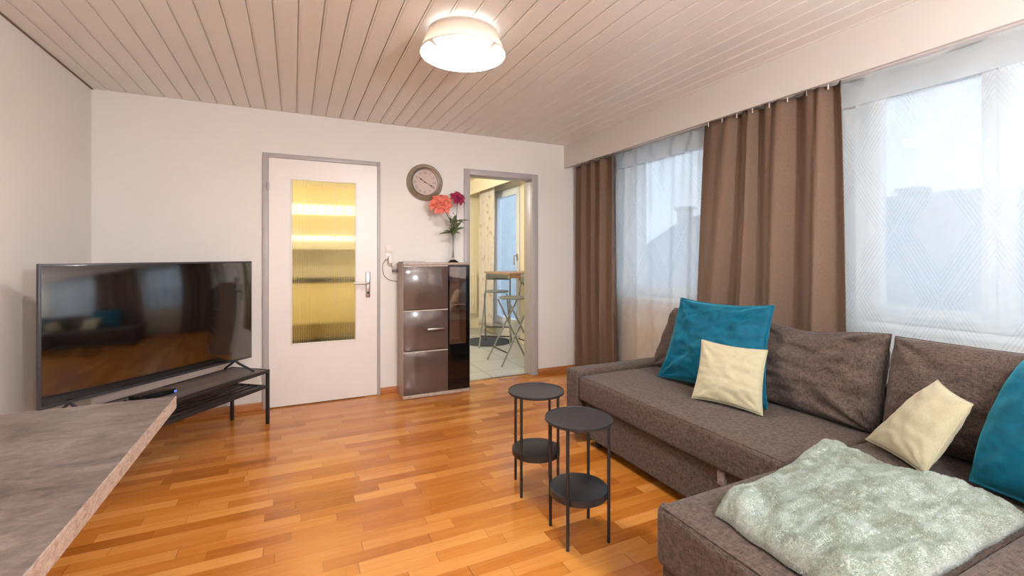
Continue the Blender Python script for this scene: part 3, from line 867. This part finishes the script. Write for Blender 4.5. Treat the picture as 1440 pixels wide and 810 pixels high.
zg0, zg1 = .437, 1.118
gd.box(gx0_, gx0_+.014, cy0, cy0+.017, .437, ch_-.022).box(gx1_-.03, gx1_, cy0, cy0+.017, .437, ch_-.022)
gd.box(gx0_+.014, gx1_-.03, cy0, cy0+.017, zg1, ch_-.022)
gd.box(gx0_, gx1_, cy0, cy0+.017, .037, zg0)
dd = obj('glass_door', gd, M['black_gloss'], t)
obj('glass_pane', MB().box(gx0_+.014, gx1_-.03, cy0+.002, cy0+.007, zg0, zg1), M['smoke_glass'], dd)
obj('inner_shelf', MB().box(1.231, cx1-.017, cy0+.022, cy1-.007, .425, .437), M['birch'], t)
obj('inner_shelf', MB().box(1.231, cx1-.017, cy0+.025, cy1-.007, .775, .787), M['birch'], t)
obj('inner_lining', MB().box(1.231, cx1-.017, cy1-.012, cy1-.007, .437, ch_-.02).box(cx1-.021, cx1-.017, cy0+.022, cy1-.012, .437, ch_-.02), M['birch'], t)

# papers on the cabinet
o = thing('booklet', 'thin grey booklet lying on the left of the cabinet top', 'booklet', (.93, 3.99, ch_), R(4))
obj('pages', MB().box(-.10, .10, -.065, .065, .001, .009), M['paper'], o, world=False)
obj('cover', MB().box(-.102, .102, -.067, .067, .009, .0105, .0004).box(-.104, -.10, -.067, .067, .0, .0105), M['grey_plastic'], o, world=False)

# vase with chrysanthemums
vx, vy = 1.305, 4.0
t = thing('flower_vase', 'slim clear glass bud vase holding flowers on the cabinet', 'vase', (vx, vy, ch_))
obj('glass_body', MB().lathe([(0, 0), (.044, 0), (.046, .004), (.042, .012), (.016, .03), (.012, .06), (.0115, .14), (.014, .20), (.027, .258), (.0255, .258), (.0125, .20), (.0095, .14), (.010, .06), (.008, .04), (0, .036)], (vx, vy, ch_), 40), M['vase_glass'], t)
def chrys(name, c, rad, mat, label, stem_pts, seed, layers):
    rnd = random.Random(seed)
    t = thing(name, label, 'flower', (vx, vy, ch_+.04))
    bm_ = MB()
    c = Vector(c); axis = Vector((-.15+.3*(seed % 2), -.75, .45)).normalized()
    q = axis.to_track_quat('Z', 'Y')
    for L_ in range(layers):
        el = R(-8+L_*(88/layers)); npet = int(17-L_*11/layers)
        rl = rad*(1-.07*L_)
        for k in range(npet):
            az = 2*PI*(k+.5*(L_ % 2))/npet+rnd.uniform(-.12, .12); e = el+rnd.uniform(-.12, .12)
            d = Vector((math.cos(az)*math.cos(e), math.sin(az)*math.cos(e), math.sin(e)*.75))
            sd = Vector((-math.sin(az), math.cos(az), 0)); up = sd.cross(d)*-1
            w_ = rad*.17*rnd.uniform(.8, 1.15); rl = rad*(1-.07*L_)*rnd.uniform(.82, 1.1)
            pr = []
            for s_, ww in ((.1, .3), (.45, .8), (.8, 1.0), (1.0, .35)):
                cu = up*(rad*.16*math.sin(s_*2.6)) - Vector((0, 0, rad*.10*s_*s_))
                pc = d*rl*s_+cu
                pr.append((pc-sd*w_*ww+up*w_*.35*ww, pc, pc+sd*w_*ww+up*w_*.35*ww))
            vv = [[bm_.bm.verts.new(c+(q @ p)) for p in r_] for r_ in pr]
            for i in range(3):
                for j in range(2): bm_.bm.faces.new((vv[i][j], vv[i][j+1], vv[i+1][j+1], vv[i+1][j]))
    obj('petals', bm_, mat, t, sharp=3)
    obj('stem', MB().tube(stem_pts+[tuple(c)], .0032, 8), M['stem'], t)
    return t
def leafmesh(mb, base, direction, L_, W_, droop=.3, lobes=3):
    d = Vector(direction).normalized(); side = d.cross(Vector((0, -.6, 1))).normalized(); up = side.cross(d)
    n_ = 10; prev = None
    for i in range(n_+1):
        s_ = i/n_; w_ = W_*math.sin(PI*min(1, s_*.93+.05))**.8*(1-.35*abs(math.sin(lobes*PI*s_)))
        c_ = Vector(base)+d*L_*s_-Vector((0, 0, droop*L_*s_*s_))
        cur = [mb.bm.verts.new(c_-side*w_+up*w_*.3), mb.bm.verts.new(c_), mb.bm.verts.new(c_+side*w_+up*w_*.3)]
        if prev:
            for j in range(2): mb.bm.faces.new((prev[j], prev[j+1], cur[j+1], cur[j]))
        prev = cur
fa = chrys('chrysanthemum', (1.178, 3.955, ch_+.525), .108, M['petal_coral'], 'large coral chrysanthemum head in the glass vase, left flower', [(vx+.003, vy, ch_+.045), (vx-.004, vy, ch_+.24), (vx-.03, vy-.01, ch_+.38)], 2, 7)
fb = chrys('chrysanthemum', (1.345, 3.985, ch_+.585), .076, M['petal_crimson'], 'smaller dark crimson chrysanthemum in the glass vase, right flower', [(vx-.003, vy+.003, ch_+.045), (vx+.004, vy, ch_+.24), (vx+.03, vy, ch_+.40)], 5, 6)
lf = MB()
rnd = random.Random(4)
for (bz, dx, dz, L_) in ((.34, -.4, .9, .09), (.36, .3, .9, .09), (.33, .1, .9, .1), (.24, -.4, 1, .1), (.24, .4, 1, .1), (.27, -.9, .1, .12), (.27, -1, .35, .10), (.28, .8, .5, .12), (.30, .6, .9, .10), (.30, -.5, .8, .11), (.27, .9, .15, .07), (.33, -.2, 1, .08), (.33, .3, .8, .08), (.29, -.15, .6, .10), (.29, .15, .5, .09), (.31, -.7, .6, .07), (.26, .3, .9, .08), (.26, -.3, .9, .08)):
    leafmesh(lf, (vx+rnd.uniform(-.012, .012), vy+rnd.uniform(-.01, .01), ch_+bz-.0), (dx, rnd.uniform(-.5, .2), dz), L_*1.15, .022, .22)
obj('leaf_cluster', lf, M['leaf'], fa, sharp=3)
lf = MB()
for (bz, dx, dz, L_) in ((.38, 1, .15, .13), (.38, .9, -.1, .08), (.42, -.6, .5, .06)):
    leafmesh(lf, (vx+.028, vy, ch_+bz), (dx, -.25, dz), L_, .018, .1)
obj('leaf_cluster', lf, M['leaf'], fb, sharp=3)

# ------------------------------------------------------------------ clock
cxk, czk = 1.077, 1.888
t = thing('wall_clock', 'round pewter wall clock with roman numerals above the cabinet', 'clock', (cxk, YB, czk))
P = lambda prof, cl=True: MB().lathe([(r, -y) for r, y in prof], (cxk, YB, czk), 72, 'Y', closed=cl)
obj('rim', P([(.120, .03), (.126, .052), (.134, .058), (.142, .05), (.150, .036), (.158, .03), (.166, .022), (.169, .01), (.167, .001), (.11, .001)]), M['pewter'], t)
obj('inner_ring', P([(.116, .020), (.119, .046), (.124, .048), (.126, .03), (.120, .018)]), M['steel'], t)
obj('dial', P([(0, .018), (.12, .018), (.12, .012), (0, .012)], False), M['clock_face'], t)
nm = MB()
dg = bpy.context.evaluated_depsgraph_get()
for i, s_ in enumerate(['XII', 'I', 'II', 'III', 'IIII', 'V', 'VI', 'VII', 'VIII', 'IX', 'X', 'XI']):
    cu = bpy.data.curves.new('n', 'FONT'); cu.body = s_; cu.size = .034; cu.align_x = 'CENTER'; cu.align_y = 'CENTER'; cu.extrude = .0004
    to = bpy.data.objects.new('n', cu); COL.objects.link(to); bpy.context.view_layer.update()
    dg = bpy.context.evaluated_depsgraph_get()
    me = bpy.data.meshes.new_from_object(to.evaluated_get(dg))
    a = -i*PI/6
    mt = Matrix.Translation((cxk, YB-.0188, czk)) @ Matrix.Rotation(PI/2, 4, 'X') @ Matrix.Rotation(a, 4, 'Z') @ Matrix.Translation((0, .088, 0)) @ Matrix.Diagonal((.8, 1.1, 1, 1))
    me.transform(mt); nm.bm.from_mesh(me)
    bpy.data.objects.remove(to); bpy.data.curves.remove(cu); bpy.data.meshes.remove(me)
for k in range(60):
    a = k*PI/30; r0, r1 = .109, .114
    nm.cyl((cxk+r0*math.sin(a), YB-.0187, czk+r0*math.cos(a)), (cxk+r1*math.sin(a), YB-.0187, czk+r1*math.cos(a)), .0006, seg=6)
obj('numerals', nm, M['numeral'], t, smooth=False)
def hand(name, ang, L_, w_, yy):
    a = R(ang); d_ = Vector((math.sin(a), 0, math.cos(a))); s_ = Vector((math.cos(a), 0, -math.sin(a)))
    mb = MB(); bm = mb.bm; c_ = Vector((cxk, yy, czk))
    prof = [(-.02, .3), (0, .5), (.45, .35), (.6, 1.2), (.75, .45), (1, .08)]
    for k in range(len(prof)-1):
        (a0, w0), (a1, w1) = prof[k], prof[k+1]
        vs = [c_+d_*L_*a0-s_*w_*w0, c_+d_*L_*a0+s_*w_*w0, c_+d_*L_*a1+s_*w_*w1, c_+d_*L_*a1-s_*w_*w1]
        f_ = [bm.verts.new(v) for v in vs]; g_ = [bm.verts.new(v+Vector((0, .001, 0))) for v in vs]
        bm.faces.new(f_); bm.faces.new(g_[::-1])
        for q in range(4): bm.faces.new((f_[q], f_[(q+1) % 4], g_[(q+1) % 4], g_[q]))
    mb.cyl((cxk, yy-.001, czk), (cxk, yy+.002, czk), .006, seg=20)
    obj(name, mb, M['ink'], t)
hand('hour_hand', 305, .075, .006, YB-.024)
hand('minute_hand', 119, .102, .005, YB-.028)

# ------------------------------------------------------------------ switch, socket, adapter
t = thing('light_switch', 'white light switch on the wall right of the door', 'light switch', (.757, YB, 1.28))
obj('switch_plate', MB().box(.725, .789, YB-.009, YB, 1.248, 1.312, .003), M['white_plastic'], t)
obj('rocker', MB().box(.733, .781, YB-.014, YB-.009, 1.256, 1.304, .002), M['white_plastic'], t)
t = thing('wall_socket', 'white wall socket below the light switch', 'socket', (.757, YB, 1.2))
obj('socket_plate', MB().box(.725, .789, YB-.009, YB, 1.176, 1.243, .003), M['white_plastic'], t)
obj('socket_insert', MB().cyl((.757, YB-.0115, 1.209), (.757, YB-.009, 1.209), .022), M['white_plastic'], t)
t = thing('plug_adapter', 'white plug adapter in the socket beside the cabinet', 'plug adapter', (.762, YB-.012, 1.19))
obj('adapter_body', MB().box(.745, .78, YB-.05, YB-.012, 1.15, 1.215, .006, 3), M['white_plastic'], t)
obj('prong', MB().box(.775, .806, YB-.045, YB-.02, 1.125, 1.155, .005), M['white_plastic'], t)
t = thing('hanging_plug', 'small grey plug hanging on a thin cable behind the cabinet side', 'plug', (.80, YB-.02, 1.09))
obj('plug_body', MB().box(.782, .822, YB-.04, YB-.012, 1.075, 1.10, .006), M['grey_plastic'], t)
obj('cord', MB().tube([(.79, YB-.03, 1.14), (.796, YB-.03, 1.12), (.80, YB-.026, 1.10)], .0022, 6), M['white_plastic'], t)
cb = MB().tube([(.745, YB-.03, 1.19), (.722, YB-.012, 1.18), (.703, YB-.006, 1.14), (.702, YB-.005, 1.09), (.716, YB-.005, 1.04), (.75, YB-.005, 1.008), (.79, YB-.005, .995), (.835, YB-.009, .99)], .0028, 8)
props(obj('power_cable', cb, M['grey_plastic']), 'thin grey cable looping from the socket to behind the cabinet', 'cable')

# ------------------------------------------------------------------ ceiling lamp
lx, ly = .783, 2.237
t = thing('ceiling_lamp', 'round cream drum ceiling lamp glowing warm', 'ceiling lamp', (lx, ly, ZC))
zt, zb_ = ZC-.022, 2.25
obj('lamp_shade', MB().lathe([(.218, zb_), (.176, zt), (.174, zt), (.216, zb_)], (lx, ly, 0), 72, closed=True), M['shade'], t)
obj('shade_rim', MB().lathe([(.2155, zb_-.002), (.2195, zb_-.002), (.2195, zb_+.004), (.2155, zb_+.004)], (lx, ly, 0), 72, closed=True).lathe([(.1725, zt-.003), (.1775, zt-.003), (.1775, zt+.002), (.1725, zt+.002)], (lx, ly, 0), 72, closed=True), M['white_plastic'], t)
obj('diffuser', MB().lathe([(0, 2.300), (.06, 2.302), (.12, 2.310), (.15, 2.322), (.158, 2.34), (0, 2.345)], (lx, ly, 0), 60), M['diffuser'], t)
obj('ceiling_plate', MB().lathe([(0, ZC), (.09, ZC), (.09, ZC-.03), (0, ZC-.03)], (lx, ly, 0), 40), M['white_plastic'], t)
for k in range(3):
    a = k*2*PI/3+.4; sp = MB()
    sp.tube([(lx+.08*math.cos(a), ly+.08*math.sin(a), ZC-.024), (lx+.175*math.cos(a), ly+.175*math.sin(a), zt)], .003, 6)
    obj('spider_arm', sp, M['white_plastic'], t)
def light(name, kind, loc, energy, col, parent=None, **kw):
    l = bpy.data.lights.new(name, kind); l.energy = energy; l.color = col
    for k, v in kw.items(): setattr(l, k, v)
    o = bpy.data.objects.new(name, l); COL.objects.link(o)
    if parent is not None:
        o.parent = parent; o.location = Vector(loc)-parent.location
    else: o.location = loc
    return o
light('lamp_bulb', 'POINT', (lx, ly, 2.275), 15, (1, .82, .68), t, shadow_soft_size=.05)
lb = light('lamp_bulb', 'AREA', (lx, ly, 2.296), 16, (1, .89, .80), t, shape='DISK', size=.30)

# added fill light: copy of the ceiling lamp, unseen behind the camera
t2 = copy_tree(t)
t2.location = (.5, -1.0, ZC); t2['label'] = 'round cream drum ceiling lamp at the dining end of the room'
for ch2 in t2.children:
    if ch2.type == 'LIGHT':
        ch2.data = ch2.data.copy(); ch2.data.energy *= 2.0; ch2.data.color = (.94, .98, .98)
# added uplighter, unseen behind the camera, brightens ceiling and walls
t = thing('floor_lamp', 'slim white uplighter floor lamp standing behind the viewer near the dining table', 'floor lamp', (1.20, -1.00, 0))
obj('base', MB().lathe([(0, 0), (.15, 0), (.15, .02), (.02, .03), (0, .03)], (1.20, -1.00, 0), 40), M['white_plastic'], t)
obj('pole', MB().cyl((1.20, -1.00, .03), (1.20, -1.00, 1.52), .012), M['white_plastic'], t)
obj('lamp_shade', MB().lathe([(.03, 1.50), (.16, 1.60), (.165, 1.60), (.035, 1.495)], (1.20, -1.00, 0), 40, closed=True), M['white_plastic'], t)
lu = light('lamp_bulb', 'POINT', (1.20, -1.00, 1.64), 190, (1, .95, .93), t, shadow_soft_size=.05)
# ------------------------------------------------------------------ kitchen furniture
KS = .70
def stool(loc, rz, label):
    t = thing('folding_bar_stool', label, 'bar stool', loc, rz, group='grey folding bar stools')
    obj('seat', MB().lathe([(0, .722), (.15, .722), (.165, .728), (.168, .738), (.160, .744), (0, .741)], seg=40), M['stool_seat'], t, world=False)
    for s_ in (-1, 1):
        obj('leg', MB().tube([(s_*.205, -.24, 0), (s_*.185, -.05, .36), (s_*.172, .15, .72), (s_*.168, .19, .95)], .0105, 10), M['stool_metal'], t, world=False)
        obj('leg', MB().tube([(s_*.185, .24, 0), (s_*.165, .05, .36), (s_*.150, -.13, .71)], .0105, 10), M['stool_metal'], t, world=False)
    def br(u, v):
        x_ = -.172+.344*u; return Vector((x_, .185+.03*(1-(2*u-1)**2), .88+.12*v))
    b_ = MB(); b_.grid(br, 16, 3); o_ = obj('backrest', b_, M['stool_seat'], t, world=False, sharp=3); solid(o_, .012)
    obj('footrest', MB().tube([(-.197, -.165, .145), (.197, -.165, .145)], .009, 8), M['black_metal'], t, world=False)
    obj('crossbar', MB().tube([(-.176, .155, .22), (.176, .155, .22)], .008, 8), M['black_metal'], t, world=False)
    return t
stool((2.50, 5.76, 0), R(-30), 'grey folding bar stool with backrest behind the wall table')
stool((2.29, 4.79, 0), R(-90), 'grey folding bar stool with crossed legs nearest the doorway')
t = thing('bar_table', 'wooden drop leaf bar table fixed to the kitchen wall', 'table', (2.6, 5.35, 1.0))
obj('tabletop', MB().box(2.337, XW-.013, 5.01, 5.82, .985, 1.008, .003), M['rubwood'], t)
obj('apron', MB().box(2.345, XW-.013, 5.02, 5.05, .945, .985, .002).box(XW-.04, XW-.013, 5.05, 5.70, .93, .985, .002), M['rubwood'], t)
br = MB(); br.box(-.36, .0, -.015, .015, -.022, .022, .002, mat=Matrix.Translation((2.82, 5.2, .67)) @ Matrix.Rotation(R(48), 4, 'Y'))
br.box(XW-.04, XW-.013, 5.17, 5.23, .6, .93, .002)
obj('support_bracket', br, M['rubwood'], t)
t = thing('leaf_print_curtain', 'pale kitchen curtain printed with brown leaves beside balcony door', 'curtain', (2.68, 6.55, 0))
solid(obj('fabric_panel', curtain_mesh(6.84, 6.27, 2.68, .12, 2.30, 4, .02, .03, 3.4, NU=120, NV=20), M['leafy'], t, sharp=3), .003)
props(obj('round_doormat', MB().lathe([(0, .0), (.33, .0), (.335, .004), (.33, .012), (0, .012)], (2.47, 6.02, 0), 60), M['rug']), 'round dark grey mat on the kitchen tiles', 'doormat')
t = thing('kitchen_radiator', 'cream radiator at the far kitchen wall', 'radiator', (2.2, 7.2, .15))
kr = MB().box(1.9, 2.78, 7.22, 7.25, .25, .95, .006)
k = 1.93
while k < 2.75: kr.box(k, k+.025, 7.212, 7.222, .28, .92, .003); k += .045
obj('heating_panel', kr, M['kwall'], t)
for xx in (2.0, 2.6): obj('foot', MB().box(xx, xx+.03, 7.225, 7.245, 0, .26), M['radiator'], t)

# kitchen counter seen blurred through the reeded glass
t = thing('kitchen_base_unit', 'cream kitchen base cabinets seen blurred through the door glass', 'kitchen cabinet', (.4, 7.0, 0))
obj('body', MB().box(KX0+.001, 1.5, 6.75, KY1-.001, .09, .86), M['kcab'], t)
obj('plinth', MB().box(KX0+.001, 1.5, 6.80, KY1-.001, 0, .09), M['worktop_dark'], t)
obj('kick_drawer', MB().box(KX0+.01, 1.49, 6.722, 6.729, .10, .29), plain('olive_brown_front', srgb(140, 118, 64), .4), t)
for k in range(4):
    dx = KX0+.01+k*.61
    dd = obj('door', MB().box(dx, dx+.595, 6.73, 6.749, .1, .85, .002), M['kcab'], t)
    obj('handle', MB().box(dx+.2, dx+.4, 6.705, 6.715, .78, .79).box(dx+.21, dx+.22, 6.715, 6.73, .78, .79).box(dx+.38, dx+.39, 6.715, 6.73, .78, .79), M['steel'], dd)
props(obj('kitchen_worktop', MB().box(KX0, 1.5, 6.70, KY1, .86, .90, .003), M['worktop_dark']), 'dark kitchen worktop edge seen as a line through the door glass', 'worktop')
t = thing('kitchen_wall_unit', 'pale wall cabinets seen blurred through the upper door glass', 'kitchen cabinet', (.4, 7.1, 1.3))
obj('body', MB().box(KX0, 1.5, 6.97, KY1, 1.30, 2.20), M['kcab'], t)
for k in range(4):
    dx = KX0+.01+k*.61
    obj('door', MB().box(dx, dx+.595, 6.95, 6.969, 1.50, 2.19, .002), M['kcab'], t)
    obj('flap', MB().box(dx, dx+.595, 6.95, 6.969, 1.31, 1.43, .002), M['kcab_pale'], t)
obj('light_strip', MB().box(KX0+.05, 1.45, 6.935, 6.949, 1.43, 1.50), M['led'], t)  # added glowing bands imitate bright reflections on the cabinet fronts
obj('light_strip', MB().box(KX0+.05, 1.45, 6.935, 6.949, 1.80, 1.94), M['led'], t)
t = thing('kettle', 'dark kettle on the kitchen worktop, a blurred blob in the glass', 'kettle', (.50, 6.95, .90))
obj('kettle_body', MB().lathe([(0, 0), (.08, 0), (.085, .02), (.075, .15), (.055, .20), (0, .21)], (.50, 6.95, .90), 30), M['black_gloss'], t)
obj('kettle_handle', MB().tube([(.43, 6.95, 1.07), (.38, 6.95, 1.06), (.37, 6.95, .99), (.42, 6.95, .93)], .01, 8), M['black_gloss'], t)
t = thing('kitchen_ceiling_light', 'round kitchen ceiling light', 'ceiling lamp', (1.0, 5.6, KZ))
obj('globe', MB().lathe([(0, KZ-.09), (.1, KZ-.08), (.15, KZ-.04), (.16, KZ)], (1.0, 5.6, 0), 40), emis('kitchen_globe', (1, .88, .6, 1), 6), t)
light('kitchen_bulb', 'POINT', (1.0, 5.6, KZ-.16), 52, (1, .90, .72), t, shadow_soft_size=.1)

# ------------------------------------------------------------------ outside
def house(loc, w_, d_, hw, hr, label, chims):
    t = thing('neighbour_house', label, 'house', loc)
    x_, y_, z_ = loc
    body = MB().box(x_, x_+d_, y_-w_/2, y_+w_/2, z_, z_+hw)
    bo_ = obj('wall', body, M['house_wall'], t)
    for k in range(int(w_//2.2)):
        yy = y_-w_/2+1+k*2.2
        wn = obj('window', MB().box(x_-.04, x_, yy, yy+1.0, z_+hw-1.9, z_+hw-.6), M['house_glass'], t)
    rf = MB()
    pr = [(x_-.5, z_+hw-.15), (x_+d_/2, z_+hw+hr), (x_+d_+.5, z_+hw-.15), (x_+d_+.5, z_+hw-.4), (x_-.5, z_+hw-.4)]
    rf.prism(pr, y_-w_/2-.3, y_+w_/2+.3)
    ro = obj('roof', rf, M['house_roof'], t)
    for (cx_, cy_, cw, chh) in chims:
        obj('chimney', MB().box(x_+cx_, x_+cx_+cw, y_+cy_, y_+cy_+cw, z_+hw, z_+chh).box(x_+cx_-.06, x_+cx_+cw+.06, y_+cy_-.06, y_+cy_+cw+.06, z_+chh, z_+chh+.1), M['house_wall'], ro)
    return t
house((9.0, 4.2, -5.5), 14.0, 6, 6.3, 1.75, 'grey house with pitched roof seen hazily through the windows', [(1.8, .40, .3, 7.95), (2.2, 6.6, .35, 8.2)])
struct('ground', MB().box(XO+.05, 40, -25, 40, -6.2, -5.5), plain('ground_outside', srgb(150, 156, 150), .9))
bl = thing('balcony', 'pale balcony parapet outside the kitchen door', 'balcony', (3.7, 6.2, 0))
obj('parapet', MB().box(4.3, 4.36, 4.9, 9.0, .1, 1.1), M['balcony'], bl)
obj('side_screen', MB().box(2.98, 4.36, 8.4, 8.44, .1, 2.9), M['balcony'], bl)  # added panel, covers the overbright sky behind the balcony door
obj('slab', MB().box(2.975, 4.4, 4.9, 9.0, -.15, .08), M['house_wall'], bl)

# ------------------------------------------------------------------ world and daylight portals
wd = bpy.data.worlds.new('sky'); SC.world = wd; wd.use_nodes = True
bg = wd.node_tree.nodes['Background']
ntw = wd.node_tree
tc = N(ntw, 'ShaderNodeTexCoord'); sp_ = N(ntw, 'ShaderNodeSeparateXYZ'); ntw.links.new(tc.outputs['Generated'], sp_.inputs[0])
cr = ramp(ntw, sp_.outputs[2], [(.0, (.80, .88, .95, 1)), (.35, (.86, .94, 1.0, 1)), (1, (.62, .78, 1.0, 1))])
ntw.links.new(cr, bg.inputs[0]); bg.inputs[1].default_value = 1.45
for (a, b, c_, e_) in (W1, W2, KD):
    o = light('daylight_portal', 'AREA', ((XO if a < 4 else 2.96)+.02, (a+b)/2, (c_+e_)/2), 1, (1, 1, 1), None, shape='RECTANGLE', size=e_-c_, size_y=b-a)
    o.data.cycles.is_portal = True
    o.rotation_euler = (0, R(90), 0)

# ------------------------------------------------------------------ camera
cam = bpy.data.cameras.new('camera'); co = bpy.data.objects.new('camera', cam); COL.objects.link(co)
co.location = (0, 0, 1.216); co.rotation_euler = (R(90), 0, -math.atan2(306, 645))
cam.sensor_width = 36; cam.lens = 36*645/1440; cam.shift_y = -45/1440; cam.clip_start = .05
SC.camera = co
SC.view_settings.view_transform = 'Standard'; SC.view_settings.look = 'None'
SC.view_settings.gamma = 1; SC.view_settings.exposure = .47; SC.view_settings.use_white_balance = True; SC.view_settings.white_balance_temperature = 6000; SC.view_settings.white_balance_tint = 10
SC.view_settings.exposure = .47; SC.view_settings.use_curve_mapping = False
SC.cycles.max_bounces = 10; SC.cycles.diffuse_bounces = 5; SC.cycles.transparent_max_bounces = 16
SC.cycles.sample_clamp_indirect = 6
